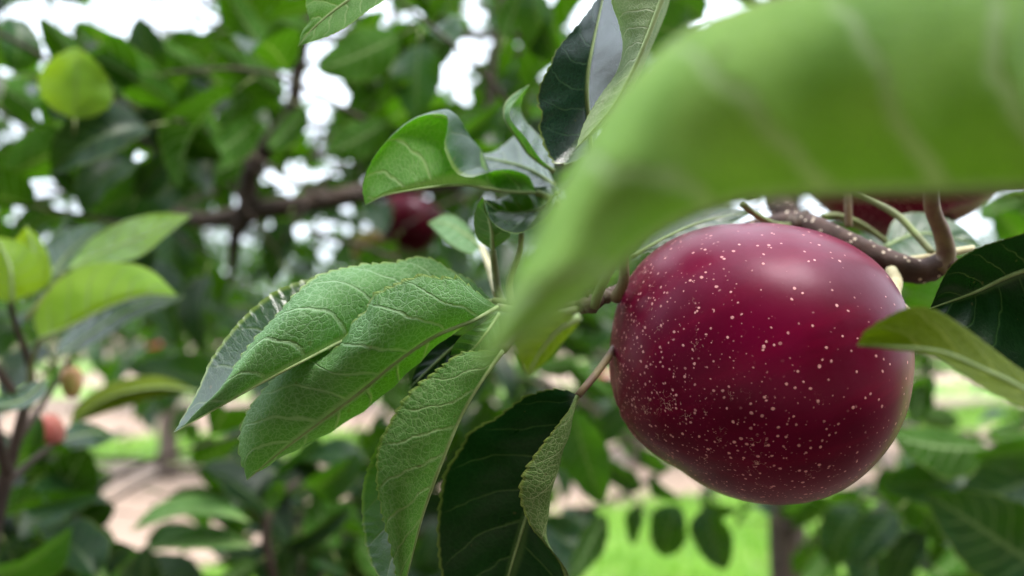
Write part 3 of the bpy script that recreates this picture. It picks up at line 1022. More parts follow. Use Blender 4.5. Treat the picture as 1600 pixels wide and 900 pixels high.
hero_leaf(branch, {
    0: [(866, 268, .203), (830, 243, .201), (811, 218, .199), (792, 191, .198), (788, 170, .199), (800, 150, .200), (827, 133, .200)],
    -1: [(866, 268, .203), (843, 246, .196), (822, 216, .192), (800, 190, .192), (797, 172, .194), (807, 156, .197), (827, 133, .200)],
    1: [(866, 268, .203), (862, 240, .214), (842, 212, .218), (822, 190, .217), (814, 172, .214), (817, 152, .208), (827, 133, .200)]}, LEAF, 'front', 1, teeth=24, veins=6, seed=9, tooth=.018, label='narrow leaf rolled lengthwise, dark inside with a pale rim')
# the tall dark leaf at the top and the pale hairy one in front of it
hero_leaf(branch, {
    0: [(925, 240, .190), (920, 185, .189), (917, 150, .188), (919, 112, .188), (926, 72, .189), (936, 25, .192), (948, -30, .195)],
    -1: [(925, 240, .190), (890, 255, .182), (864, 252, .181), (850, 224, .181), (842, 200, .181), (846, 180, .181), (839, 156, .181), (846, 128, .181), (860, 102, .182), (868, 80, .183), (885, 59, .185), (905, 36, .187), (930, 2, .192), (948, -30, .195)],
    1: [(925, 240, .190), (942, 185, .204), (955, 140, .208), (968, 105, .209), (976, 72, .209), (972, 38, .207), (962, 0, .202), (948, -30, .195)]}, LEAF_BLUE, 'front', -1, teeth=24, tooth=0.0296, veins=8, seed=10, quilt=.00015, label='tall dark blue green leaf with finely cut rim, one half shining with sky')
hero_leaf(branch, {
    0: [(1052, -45, .170), (1034, 0, .170), (1011, 60, .170), (988, 112, .170), (955, 170, .170), (900, 232, .170)],
    1: [(1052, -45, .170), (985, -40, .174), (956, -5, .176), (967, 38, .178), (973, 74, .179), (964, 112, .179), (937, 151, .177), (914, 190, .174), (900, 232, .170)],
    -1: [(1052, -45, .170), (1044, 10, .190), (1018, 75, .194), (996, 128, .192), (962, 180, .184), (900, 232, .170)]}, LEAF_DOWNY, 'back', 1, teeth=30, tooth=.012, veins=12, seed=11, label='pale downy leaf underside hanging from the top edge beside the dark leaf', rib=.0005)
# cupped small leaves on their stalks
hero_leaf(branch, {
    0: [(770, 391, .192), (768, 360, .191), (762, 335, .191), (755, 308, .190)],
    -1: [(770, 391, .192), (747, 374, .194), (741, 345, .195), (746, 322, .194), (755, 308, .190)],
    1: [(770, 391, .192), (797, 368, .188), (782, 358, .187), (764, 340, .188), (755, 308, .190)]}, LEAF_FG, 'back', 1, teeth=14, veins=4, seed=12, tooth=.01, nv=8,
    stalk=[(770, 391, .192), (774, 425, .193), (780, 458, .192), (800, 478, .189), (905, 484, .185)])
hero_leaf(branch, {
    0: [(872, 302, .202), (848, 325, .209), (812, 333, .212), (780, 330, .208), (756, 312, .192)],
    1: [(872, 302, .202), (864, 328, .191), (842, 350, .188), (814, 364, .186), (795, 363, .186), (774, 352, .187), (758, 332, .189), (756, 312, .192)],
    -1: [(872, 302, .202), (862, 287, .212), (834, 279, .218), (806, 296, .220), (778, 312, .212), (756, 312, .192)]}, LEAF, 'front', 1, teeth=26, veins=6, seed=13, tooth=.014, label='small cupped leaf with a bright pale rim curling upwards',
    stalk=[(815, 364, .188), (812, 395, .19), (797, 440, .19), (800, 478, .188)], stalk_r=.0009)
hero_leaf(branch, {
    0: [(752, 386, .27), (725, 365, .272), (700, 350, .274), (668, 348, .275)],
    1: [(752, 386, .27), (730, 352, .275), (700, 335, .28), (668, 348, .275)],
    -1: [(752, 386, .27), (735, 396, .262), (705, 382, .262), (668, 348, .275)]}, LEAF, 'back', 1, teeth=16, veins=5, seed=14, nv=8, stalk=[(752, 386, .27), (762, 410, .25), (778, 460, .2)], stalk_mat=STALK_PALE, label='small grey green leaf beside the cupped one')
# olive leaf under the stalks
hero_leaf(branch, {
    0: [(905, 496, .125), (872, 515, .123), (842, 552, .122), (824, 588, .121)],
    -1: [(905, 496, .125), (862, 490, .12), (816, 515, .118), (808, 548, .119), (824, 588, .121)],
    1: [(905, 496, .125), (903, 508, .128), (882, 532, .128), (852, 566, .125), (824, 588, .121)]}, LEAF_OLIVE, 'back', 1, teeth=18, veins=5, seed=15, label='olive leaf hanging under the bud cluster, left of the apple')
# right side
hero_leaf(branch, {
    0: [(1700, 400, .150), (1640, 412, .152), (1580, 430, .155), (1520, 458, .158), (1453, 482, .160)],
    1: [(1700, 400, .150), (1690, 340, .146), (1640, 346, .148), (1600, 364, .150), (1560, 376, .152), (1522, 390, .154), (1482, 420, .157), (1453, 482, .160)],
    -1: [(1700, 400, .150), (1740, 540, .148), (1660, 600, .148), (1580, 580, .15), (1500, 540, .154), (1453, 482, .160)]}, LEAF_DARK, 'front', 1, teeth=30, tooth=.010, veins=7, seed=16, label='dark green leaf at the right edge beside the apple stalk')
hero_leaf(branch, {
    0: [(1382, 386, .238), (1430, 366, .240), (1480, 370, .240), (1536, 386, .238)],
    1: [(1382, 386, .238), (1394, 348, .244), (1418, 333, .246), (1456, 335, .246), (1500, 352, .243), (1536, 386, .238)],
    -1: [(1382, 386, .238), (1410, 404, .232), (1460, 404, .231), (1500, 396, .233), (1536, 386, .238)]}, LEAF_FG, 'front', 1, teeth=18, veins=5, seed=17, label='small pale leaf behind the reddish shoot at the right')

hero_leaf(branch, {
    0: [(985, 400, .215), (1040, 370, .222), (1100, 345, .230), (1180, 330, .236)],
    1: [(985, 400, .215), (1030, 350, .228), (1100, 322, .236), (1180, 330, .236)],
    -1: [(985, 400, .215), (1050, 385, .220), (1120, 362, .228), (1180, 330, .236)]}, LEAF, 'front', 1, teeth=18, veins=6, seed=18, label='pale leaf half seen behind the top of the apple')

put_later = []

# ---- the shoot whose leaf hangs just before the lens
fshoot = thing('leafy_shoot', 'leafy shoot before the apple, its large out of focus leaf sweeping in from the right', 'shoot', W((1700, 275, .078)))
NEAR_M = [(1760, 285, .078), (1600, 297, .079), (1500, 299, .080), (1350, 302, .080), (1200, 310, .078), (1110, 328, .075), (1030, 368, .071), (945, 440, .067), (870, 500, .064), (800, 545, .062), (738, 574, .060)]
NEAR_E = [(1760, 285, .078), (1740, 60, .086), (1620, -30, .083), (1450, -45, .080), (1300, -25, .078), (1170, 5, .076), (1060, 55, .073), (962, 150, .070), (890, 265, .067), (838, 365, .065), (785, 472, .063), (738, 574, .060)]


def between(A, B, f, dd, n=12):
    """row between two rows, brought dd metres nearer to the lens along its middle"""
    P = crom(A, n) * (1 - f) + crom(B, n) * f
    P[:, 2] -= dd * np.sin(np.linspace(0, math.pi, n)) ** .6
    return [tuple(p) for p in P]


hero_leaf(fshoot, {
    0: NEAR_M, .5: between(NEAR_M, NEAR_E, .46, .0105), 1: NEAR_E,
    -1: [(1760, 285, .078), (1600, 282, .092), (1500, 284, .096), (1350, 288, .096), (1200, 296, .092), (1100, 318, .086), (1000, 374, .082), (930, 440, .076), (860, 496, .070), (738, 574, .060)]},
    LEAF_NEAR, 'back', 1, teeth=40, tooth=.010, veins=6, seed=20, quilt=.0012, label='large blurred pale green leaf hanging close before the lens', rib=.0005)
hero_leaf(fshoot, {
    0: [(1720, 690, .116), (1600, 610, .118), (1530, 575, .119), (1470, 550, .120), (1400, 542, .121), (1340, 540, .121)],
    1: [(1720, 690, .116), (1680, 625, .122), (1600, 580, .124), (1545, 540, .124), (1500, 507, .123), (1460, 484, .122), (1425, 479, .121), (1385, 496, .120), (1352, 518, .120), (1340, 540, .121)],
    -1: [(1720, 690, .116), (1660, 668, .110), (1595, 637, .110), (1545, 613, .112), (1500, 583, .114), (1460, 557, .117), (1400, 546, .120), (1340, 540, .121)]}, LEAF_OLIVE, 'back', 1, teeth=24, tooth=.014, veins=6, seed=21, label='olive leaf tip lying across the right side of the apple')
for (b_, t_, rl) in [((.105, .030, 1.405), (.030, .045, 1.392), .1), ((.125, .060, 1.415), (.060, .095, 1.400), -.2), ((.10, .0, 1.39), (.03, -.03, 1.372), .2), ((.12, .015, 1.43), (.05, .02, 1.435), 0)]:
    put_later.append((fshoot, b_, t_, rl))
tubes('twig', fshoot, BARK, [(W(pts_d([(1760, 285, .078), (1800, 330, .085), (1830, 500, .1), (1830, 800, .13), (1850, 1200, .17)])), [.0009, .0012, .002, .0025, .003]), (W(pts_d([(1720, 690, .116), (1770, 720, .117), (1832, 780, .128)])), [.0008, .0011])])

# leaf from the top edge
tshoot = thing('leafy_shoot', 'green leaf tip with fine veins reaching down from the top edge', 'shoot', W((640, -70, .187)))
hero_leaf(tshoot, {
    0: [(600, -40, .186), (546, 0, .184), (512, 25, .183), (486, 48, .182), (466, 72, .181)],
    -1: [(600, -40, .186), (540, -55, .186), (490, -25, .185), (478, 0, .184), (480, 18, .183), (483, 32, .183), (472, 50, .182), (466, 72, .181)],
    1: [(600, -40, .186), (604, -5, .180), (574, 17, .179), (541, 42, .179), (506, 59, .180), (466, 72, .181)]}, LEAF_FG, 'back', 1, teeth=18, tooth=.016, veins=6, seed=22, stalk=[(600, -40, .186), (640, -75, .187)])
tubes('twig', tshoot, BARK, [(W(pts_d([(560, -90, .187), (640, -75, .187), (800, -120, .2), (1000, -200, .23)])), [.0012, .0018, .003])])

# ------------------------------------------------------------------ the big apple
def big_apple():
    cx, cy, d0 = 1190.0, 572.0, 0.194
    cont = [(1150, 349), (1095, 355), (1050, 372), (1003, 407), (972, 455), (957, 510), (953, 570), (962, 628), (983, 672), (1012, 700), (1060, 732), (1108, 764), (1150, 780), (1200, 789), (1258, 787), (1310, 770), (1358, 736), (1391, 698), (1416, 648), (1428, 590), (1429, 540), (1420, 492), (1398, 443), (1352, 396), (1290, 366), (1220, 351)]
    ang = np.array([math.atan2(cy - y, x - cx) for x, y in cont])
    rad = np.array([math.hypot(x - cx, y - cy) for x, y in cont]) * 0.985
    o = np.argsort(ang)
    ang, rad = ang[o], rad[o]
    A = np.concatenate([ang - 2 * math.pi, ang, ang + 2 * math.pi])
    R = np.concatenate([rad, rad, rad])
    nt, nphi = 144, 90
    th = np.linspace(0, 2 * math.pi, nt, endpoint=False)
    # smooth periodic interpolation
    fine = np.interp(np.linspace(-math.pi, math.pi, 720, endpoint=False), A, R)
    ker = np.exp(-np.linspace(-2, 2, 25) ** 2)
    ker /= ker.sum()
    fine = np.convolve(np.concatenate([fine[-12:], fine, fine[:12]]), ker, 'valid')
    rt = np.interp((th + math.pi) % (2 * math.pi) - math.pi, np.linspace(-math.pi, math.pi, 721), np.append(fine, fine[0]))
    rm = rt.mean()
    rz = 0.0375
    # stalk axis in the (right, up, forward) frame
    ax = np.array((0.90, 0.30, 0.05))
    ax /= np.linalg.norm(ax)
    cal = np.array((-0.50, -0.62, 0.60))
    cal /= np.linalg.norm(cal)
    e1 = np.cross(ax, (0, 0, 1.0))
    e1 /= np.linalg.norm(e1)
    e2 = np.cross(ax, e1)
    target = rt.copy() / 0.985
    centre = W((cx, cy, d0))
    for turn in range(4):
        V, T, UV = [], [], []
        for j in range(nphi + 1):
            ph = math.pi * (j / nphi - 0.5)
            c, s = math.cos(ph), math.sin(ph)
            w = min(1, c * 1.25) ** 1.2 if c > 0 else 0
            for i in range(nt):
                rr = (rm * (1 - w) + rt[i] * w) * d0 / FPX
                q = np.array((rr * math.cos(th[i]) * c ** 0.94, rr * math.sin(th[i]) * c ** 0.94, rz * s))
                n = q / (np.linalg.norm(q) + 1e-9)
                k = n @ ax
                q = q * (1 - 0.34 * math.exp(-((1 - k) / 0.02)) - 0.16 * math.exp(-((1 - n @ cal) / 0.03)))     # stalk hollow, calyx basin
                q = q * (1 + 0.008 * math.cos(5 * math.atan2(n @ e2, n @ e1)) * max(0, -k))
                V.append(RT * q[0] + UP * q[1] + FW * q[2])
                T.append(0.5 + 0.25 * (n @ cal - n @ np.array((.72, .68, .1))))
                UV.append((math.atan2(n @ e2, n @ e1) / (2 * math.pi) + .5, 0.5 - .5 * k))
        # widen or narrow the girth until the outline has the apple's real width from where it was measured
        X, Y, _ = to_px(np.array(V) + centre)
        an, rp = np.arctan2(cy - Y, X - cx), np.hypot(X - cx, Y - cy)
        bins = ((an + math.pi) / (2 * math.pi) * nt).astype(int) % nt
        out = np.zeros(nt)
        np.maximum.at(out, bins, rp)
        out = out[((th / (2 * math.pi) * nt + nt / 2).astype(int)) % nt]
        ratio = np.where(out > 0, target / np.maximum(out, 1), 1)
        ratio = np.convolve(np.concatenate([ratio[-6:], ratio, ratio[:6]]), np.ones(13) / 13, 'valid')
        rt = rt * np.clip(ratio, .85, 1.15)
        rm = rt.mean()
    F = []
    for j in range(nphi):
        for i in range(nt):
            k = (i + 1) % nt
            F.append((j * nt + i, j * nt + k, (j + 1) * nt + k, (j + 1) * nt + i))
    t = thing('apple', 'big ripe crimson apple with pale speckles hanging in the middle of the leaves', 'apple', W((cx, cy, d0)))
    b = MB()
    b.add(V, F, 0, UV)
    me = b.mesh('flesh', [apple_material('apple_crimson', (0.135, 0.0004, 0.024), (0.078, 0.0003, 0.010), 0.039)])
    a = me.attributes.new('axis_t', 'FLOAT', 'POINT')
    a.data.foreach_set('value', T)
    me.validate()
    # outward normals
    import bmesh
    bm = bmesh.new()
    bm.from_mesh(me)
    bmesh.ops.recalc_face_normals(bm, faces=bm.faces)
    bm.to_mesh(me)
    bm.free()
    link('flesh', me, t)
    tubes('stalk', t, STALK_PALE, [(W(pts_d([(1391, 420, .202), (1399, 438, .195), (1395, 456, .187), (1399, 474, .184), (1414, 492, .185), (1412, 508, .191), (1395, 520, .200)])), [.0016, .0017, .0020, .0019, .0016, .0013, .0012])], 12, 0.03, 40)
    b = MB()
    R2 = -(RT * cal[0] + UP * cal[1] + FW * cal[2])
    f1 = RT * e1[0] + UP * e1[1] + FW * e1[2]
    f2 = RT * e2[0] + UP * e2[1] + FW * e2[2]
    for q in range(5):
        an = q * 1.2566
        e = f1 * math.cos(an) + f2 * math.sin(an)
        b.tube(crom3([-R2 * .029, -R2 * .032 + e * .003, -R2 * .036 + e * .004], 6), [.0016, .0004], 6)
    link('calyx', b.mesh('calyx', [BARK_KNOB]), t)


big_apple()
RED2 = apple_material('apple_crimson_second', (0.15, 0.001, 0.02), (0.09, 0.0008, 0.01), 0.036, True)
fruit('apple', 'second crimson apple mostly hidden behind the large leaf, above the reddish shoot', 'apple', (1416, 238, 0.285), 0.0362, RED2, (-0.3, 0.3, 1))

# ------------------------------------------------------------------ middle distance leaves
def leaf_mesh(seed, width=0.5, fold=0.35, droop=0.35, twist=0.2, wave=0.03, nu=14, nv=3, mat=None, stalk=True, cup=0.0):
    """unit leaf: base at the origin, tip near +X, upper side +Z"""
    r = np.random.default_rng(seed)
    u = np.linspace(0, 1, nu + 1)
    prof = np.sin(np.pi * np.clip(u, 0, 1) ** 0.82) ** 0.72 * (1 - 0.18 * u)
    prof /= prof.max()
    prof[0] = 0.02
    prof[-1] = 0.0
    w = width * .5 * prof
    ang = -droop * 1.6 * (u - .25)
    dx = np.cos(ang) / nu
    dz = np.sin(ang) / nu
    X = np.concatenate([[0], np.cumsum(dx[:-1])])
    Zc = np.concatenate([[0], np.cumsum(dz[:-1])])
    tw = twist * (u - .3) * 1.5
    ph = r.uniform(0, 6.28, 2)
    V, UV = [], []
    sv = np.linspace(-1, 1, 2 * nv + 1)
    for i in range(nu + 1):
        for s in sv:
            f = fold + cup * abs(s)
            y = s * w[i] * math.cos(f)
            z = abs(s) * w[i] * math.sin(f) + wave * s * s * math.sin(u[i] * 11 + ph[0 if s < 0 else 1]) * prof[i]
            jag = (0.02 * ((i % 2) - .5)) if abs(s) == 1 and 0 < i < nu else 0
            y2 = (y + jag * np.sign(s) * prof[i]) * math.cos(tw[i]) - z * math.sin(tw[i])
            z2 = (y) * math.sin(tw[i]) + z * math.cos(tw[i])
            nx, nz = -math.sin(ang[i]), math.cos(ang[i])
            V.append((X[i] + nx * z2, y2, Zc[i] + nz * z2))
            UV.append((u[i], s * .5 + .5))
    m = 2 * nv + 1
    F = [(i * m + j, (i + 1) * m + j, (i + 1) * m + j + 1, i * m + j + 1) for i in range(nu) for j in range(m - 1)]
    b = MB()
    b.add(V, F, 0, UV)
    if stalk:
        b.tube([(-.22, 0, -.03), (-.1, 0, .0), (0.01, 0, 0)], [.013, .01, .01], 4, 1)
    return b.mesh('leaf', [mat or LEAF_BG, STALK])


PROTO = [leaf_mesh(s, wd, fo, dr, tw, wa) for s, (wd, fo, dr, tw, wa) in enumerate(((.52, .3, .35, .1, .03), (.56, .15, .25, -.3, .04), (.48, .55, .5, .2, .03), (.58, .4, .7, .4, .04), (.5, .7, .3, -.2, .03), (.6, .2, .55, -.5, .05), (.46, .35, .15, .3, .04), (.55, .5, .9, -.15, .03)))]
PROTO_YG = [leaf_mesh(50 + s, wd, fo, dr, tw, wa, mat=LEAF_YG) for s, (wd, fo, dr, tw, wa) in enumerate(((.62, .15, .2, .1, .03), (.5, .3, .35, .1, .03)))]


def put_leaf(parent, base, tip, roll=0.0, kind=0, wide=1.0, young=False, label=None):
    """base and tip in metres; roll 0 turns the upper side towards the sky as far as it can"""
    base, tip = np.asarray(base, float), np.asarray(tip, float)
    x = Vector(tip - base)
    L = x.length
    x.normalize()
    z = Vector((0, 0, 1)) - x * x.z
    if z.length < 0.15:
        z = Vector((0, -1, 0.1)) - x * Vector((0, -1, 0.1)).dot(x)
    z.normalize()
    z = Matrix.Rotation(roll, 3, x) @ z
    y = z.cross(x)
    o = bpy.data.objects.new('leaf', (PROTO_YG[kind % 2] if young else PROTO[kind % 8]))
    COL.objects.link(o)
    o.parent = parent
    M = Matrix((x, y, z)).transposed().to_4x4()
    M = M @ Matrix.Diagonal((L * 1.06, L * wide * 1.06, L * 1.06, 1))
    M.translation = Vector(base) - parent.location
    o.matrix_basis = M
    o['veins'] = 8.0
    if label:
        o['label'] = label
    return o


def facing_roll(base, tip, back=False, tilt=0.0):
    """roll that turns the leaf blade flat to the viewer (upper side, or under side when back)"""
    base, tip = np.asarray(base, float), np.asarray(tip, float)
    x = Vector(tip - base).normalized()
    z = Vector((0, 0, 1)) - x * x.z
    if z.length < 0.15:
        z = Vector((0, -1, 0.1)) - x * Vector((0, -1, 0.1)).dot(x)
    z.normalize()
    v = Vector(ORG - base)
    v = v - x * v.dot(x)
    v.normalize()
    a = math.atan2(x.dot(z.cross(v)), z.dot(v))
    return a + (math.pi if back else 0) + tilt


def px_leaf(parent, b, t, face='up', tilt=0.0, kind=None, wide=1.0, young=False, label=None, dd=0.0):
    B, T = W((b[0], b[1], b[2])), W((t[0], t[1], t[2] if len(t) > 2 else b[2] + dd))
    if face == 'up':
        roll = tilt
    else:
        roll = facing_roll(B, T, face == 'back', tilt)
    return put_leaf(parent, B, T, roll, random.randrange(8) if kind is None else kind, wide, young, label)


for (par_, b_, t_, rl) in put_later:       # unseen leaves added above the frame, shading the near leaf's right half
    put_leaf(par_, b_, t_, rl, random.randrange(8), 1.1)
tubes('twig', fshoot, BARK, [([(.082, .078, 1.322), (.115, .05, 1.37), (.125, .03, 1.41), (.12, .015, 1.45)], [.0015, .0013, .0008])])

# sky holes of the crown: places where the photograph looks through to the white sky
GAPS = [(640, 352, 48, 42), (215, 20, 140, 42), (40, 45, 36, 60), (85, 60, 50, 55), (195, 50, 22, 48), (310, 30, 44, 42), (355, 95, 34, 13), (330, 118, 20, 9), (170, 132, 12, 9), (250, 132, 12, 9), (207, 178, 17, 14), (318, 179, 10, 11), (343, 211, 10, 9), (45, 195, 38, 14), (110, 205, 24, 12), (167, 225, 22, 18), (145, 240, 9, 12), (197, 262, 17, 15), (85, 285, 33, 15), (330, 270, 20, 11), (415, 258, 14, 9), (390, 292, 9, 13), (465, 278, 28, 25), (530, 245, 35, 18), (487, 205, 28, 15), (500, 178, 17, 9), (450, 72, 14, 16), (447, 142, 12, 15), (490, 130, 28, 38), (535, 140, 45, 25), (595, 22, 50, 16), (510, 62, 30, 24), (727, 15, 12, 18), (715, 65, 16, 15), (750, 62, 16, 12), (745, 90, 11, 11), (703, 118, 20, 22), (757, 138, 10, 10), (853, 70, 9, 9), (675, 172, 12, 8), (300, 315, 17, 14), (372, 325, 13, 10), (405, 353, 10, 10), (385, 405, 18, 20), (360, 437, 16, 18), (550, 370, 10, 13), (30, 310, 18, 8), (112, 305, 14, 8), (150, 300, 9, 9), (330, 380, 24, 18)]
GAPS_LOW = [(225, 720, 120, 45), (480, 690, 75, 35), (200, 820, 70, 45), (520, 790, 30, 30), (560, 650, 50, 40), (930, 700, 45, 20), (880, 595, 35, 18), (920, 775, 60, 18), (1000, 840, 90, 55), (1150, 850, 28, 40), (1070, 830, 50, 60), (1500, 615, 80, 35), (1380, 700, 22, 22), (960, 560, 40, 30), (1010, 770, 40, 20), (930, 880, 60, 30), (1222, 850, 34, 70)]
GA = np.array(GAPS + GAPS_LOW, float)


BRANCH_LINE = np.array([(x, y, 24, 15) for x, y in ((285, 342), (320, 340), (355, 336), (390, 330), (425, 326), (460, 320), (495, 316), (530, 310), (560, 303), (388, 290), (402, 250), (428, 215), (448, 185), (460, 150), (464, 110))], float)


def blocks_gap(B, T, w):
    L = np.linalg.norm(T - B)
    side = np.cross(T - B, ORG - B)
    side /= np.linalg.norm(side) + 1e-9
    for t in (.15, .5, .85):
        wl_ = w * L * math.sin(math.pi * t) * 0.45
        for s in (-1, 0, 1):
            x, y, d = to_px(B + (T - B) * t + side * s * wl_)
            if d < 0.05:
                return True
            if d < .80 and np.any(((x - BRANCH_LINE[:, 0]) / BRANCH_LINE[:, 2]) ** 2 + ((y - BRANCH_LINE[:, 1]) / BRANCH_LINE[:, 3]) ** 2 < 1.0):
                return True
            if np.any(((x - GA[:, 0]) / GA[:, 2]) ** 2 + ((y - GA[:, 1]) / GA[:, 3]) ** 2 < 0.42):
                return True
    return False


COUNT = {}


def spray(parent, start, direction, length, n, leaf_len, wood=BARK_LIMB, r0=.003, droop=.35, limit=300, seed=0, young=0.0, check=True, keep_twig=True):
    """a twig with alternate leaves"""
    r = random.Random(seed)
    d = np.asarray(direction, float)
    d /= np.linalg.norm(d)
    mid = start + d * length * .5 + np.array((r.uniform(-.1, .1), r.uniform(-.1, .1), r.uniform(-.05, .1))) * length
    end = start + d * length + np.array((r.uniform(-.15, .15), r.uniform(-.15, .15), -droop * .3)) * length
    Q = crom3([start, mid, end], 10)
    k = 0
    for i in range(n):
        if COUNT.get(parent.name, 0) >= limit:
            break
        t = 0.12 + 0.88 * i / max(1, n - 1)
        p = np.array([np.interp(t * 9, range(10), Q[:, c]) for c in range(3)])
        a = i * 2.4 + r.uniform(-.5, .5)
        side = np.cross(d, (0.1, 0.2, 1.0))
        side /= np.linalg.norm(side)
        up = np.cross(side, d)
        v = d * r.uniform(.2, .8) + (side * math.cos(a) + up * math.sin(a) * .6) * r.uniform(.7, 1.1) + np.array((0, 0, -droop * r.uniform(.4, 1.4)))
        v /= np.linalg.norm(v)
        L = leaf_len * r.uniform(.75, 1.15)
        B = p + v * L * .28
        T = B + v * L
        if check and blocks_gap(B, T, .5):
            continue
        put_leaf(parent, B, T, r.gauss(0, .55), r.randrange(8), r.uniform(.9, 1.15), r.random() < young)
        COUNT[parent.name] = COUNT.get(parent.name, 0) + 1
        k += 1
    if k and keep_twig:
        b = MB()
        b.tube(local(parent, Q), [r0, r0 * .5], 6)
        link('twig', b.mesh('twig', [wood]), parent)
    return k


# ---- limb with leaves, upper left
limb = thing('tree_limb', 'brown forking tree limb across the upper left, thick with leaves against the white sky', 'branch', W((400, 330, .78)))
main = pts_d([(60, 290, .95), (180, 305, .88), (300, 343, .82), (400, 330, .78), (480, 318, .78), (580, 300, .80), (720, 285, .86), (900, 250, .98), (1120, 230, 1.12)])
tubes('limb', limb, BARK_LIMB, [(W(main), [.0035, .005, .0085, .0105, .0105, .0095, .010, .011, .013])], 12, .07, 60)
tubes('fork', limb, BARK_LIMB, [(W(pts_d([(385, 332, .78), (392, 270, .77), (425, 220, .75), (455, 180, .74), (465, 110, .73), (478, 40, .72), (470, -60, .72)])), [.0105, .0095, .009, .0075, .006, .005, .004])], 12, .07, 40)
tubes('fork', limb, BARK_LIMB, [(W(pts_d([(395, 335, .78), (370, 360, .79), (362, 420, .82), (345, 470, .84)])), [.009, .007, .004, .002])], 10, .07)
tubes('fork', limb, BARK_LIMB, [(W(pts_d([(300, 343, .82), (220, 330, .8), (130, 270, .74), (60, 210, .7), (-40, 150, .66)])), [.006, .004, .003, .002])], 10, .05)
tubes('fork', limb, BARK_LIMB, [(W(pts_d([(720, 285, .86), (760, 200, .85), (770, 100, .84), (790, -40, .84)])), [.007, .006, .004, .003])], 10, .05)
px_leaf(limb, (117, 186, .42), (121, 78, .42), 'front', .1, 0, 1.45, True, 'round bright yellow green leaf lit against the sky')
HAND = [  # (base, tip, face, tilt, width)
    ((192, 150, .46), (62, 36, .43), 'back', .5, .95), ((22, 112, .5), (33, 18, .5), 'front', .3, 1.2), ((-20, 128, .47), (92, 195, .45), 'back', .3, .75),
    ((250, 125, .5), (212, 30, .49), 'front', -.3, 1.2), ((330, 120, .52), (240, 62, .5), 'back', .2, .9), ((412, 75, .5), (343, -20, .5), 'back', .2, .9),
    ((445, 150, .55), (335, 75, .53), 'back', .1, 1.1), ((190, 132, .55), (318, 240, .5), 'front', .5, .75), ((320, 245, .55), (290, 128, .54), 'back', .2, 1.1),
    ((215, 310, .5), (272, 235, .5), 'front', -.2, 1.1), ((10, 275, .5), (140, 213, .48), 'back', .1, 1.0), ((625, 55, .5), (504, 112, .5), 'back', .5, 1.1),
    ((655, 70, .55), (648, 182, .54), 'front', .3, 1.15), ((605, 190, .56), (512, 245, .55), 'back', .3, .9), ((480, 170, .56), (420, 235, .55), 'back', .2, 1.0),
    ((500, 60, .6), (420, 20, .58), 'back', .2, 1.0), ((830, -10, .45), (870, 105, .45), 'front', .5, 1.0), ((790, 60, .5), (820, -30, .5), 'back', .3, 1.1),
    ((400, 190, .55), (330, 250, .54), 'back', .2, 1.1), ((20, 330, .55), (-30, 230, .5), 'back', .3, 1.1), ((270, 165, .55), (215, 225, .54), 'front', .4, .9),
    ((85, 255, .5), (150, 320, .5), 'front', .4, .8), ((590, 165, .55), (640, 120, .54), 'back', .4, 1.0), ((715, 215, .5), (790, 165, .5), 'front', .4, 1.0),
    ((700, 30, .5), (640, -30, .5), 'back', .2, 1.1), ((380, 250, .6), (290, 290, .58), 'back', .2, 1.0), 
    ((450, 345, .7), (420, 440, .7), 'front', .4, 1.0), ((250, 350, .7), (330, 420, .7), 'back', .4, 1.0),
    ((640, 235, .55), (700, 165, .55), 'back', .3, 1.0), ((760, 175, .6), (700, 220, .58), 'back', .3, 1.2), ((560, 75, .56), (600, 10, .55), 'back', .3, .8), ((1080, 60, .4), (985, 30, .38), 'front', .3, 1.2), ((1100, 30, .4), (1010, -40, .4), 'front', .3, 1.2)]
for (b_, t_, fc, tl, wd) in HAND:
    px_leaf(limb, b_, t_, fc, tl, None, wd)
COUNT[limb.name] = len(HAND) + 1
for i in range(150):
    x, y = random.uniform(-60, 960), random.uniform(-60, 400)
    d = random.uniform(.52, 1.0)
    spray(limb, W((x, y, d)), (random.uniform(-1, 1), random.uniform(-.6, .6), random.uniform(-.3, .7)), .16, 6, .075, seed=1000 + i, limit=299, r0=.002)

# ---- the same tree's deeper boughs: leaves behind the limb
bough = thing('tree_bough', 'shaded leafy bough behind the limb, filling the gaps with dark leaves', 'branch', W((600, 250, 1.5)))
tubes('limb', bough, BARK_LIMB, [(W(pts_d([(-100, 330, 1.5), (200, 290, 1.5), (500, 240, 1.5), (900, 200, 1.5), (1250, 200, 1.3)])), [.004, .008, .012, .014]), (W(pts_d([(700, 215, 1.5), (640, 120, 1.5), (600, -60, 1.5)])), [.009, .005])], 9, .06)
for i in range(200):
    x, y = random.uniform(-80, 1000), random.uniform(-80, 430)
    d = random.uniform(1.1, 1.7)
    spray(bough, W((x, y, d)), (random.uniform(-1, 1), random.uniform(-.6, .6), random.uniform(-.4, .6)), .2, 7, .105, seed=3000 + i, limit=299, r0=.002)

bough2 = thing('tree_bough', 'upper leafy bough beyond the limb, running along the top edge against the sky', 'branch', W((500, 60, 1.4)))
tubes('limb', bough2, BARK_LIMB, [(W(pts_d([(-100, 140, 1.5), (200, 100, 1.45), (500, 60, 1.4), (900, 60, 1.4), (1250, 120, 1.3)])), [.004, .007, .010, .012])], 9, .06)
for i in range(200):
    x, y = random.uniform(-80, 1000), random.uniform(-120, 330)
    spray(bough2, W((x, y, random.uniform(.95, 1.6))), (random.uniform(-1, 1), random.uniform(-.6, .6), random.uniform(-.4, .6)), .2, 7, .1, seed=9000 + i, limit=299, r0=.002)

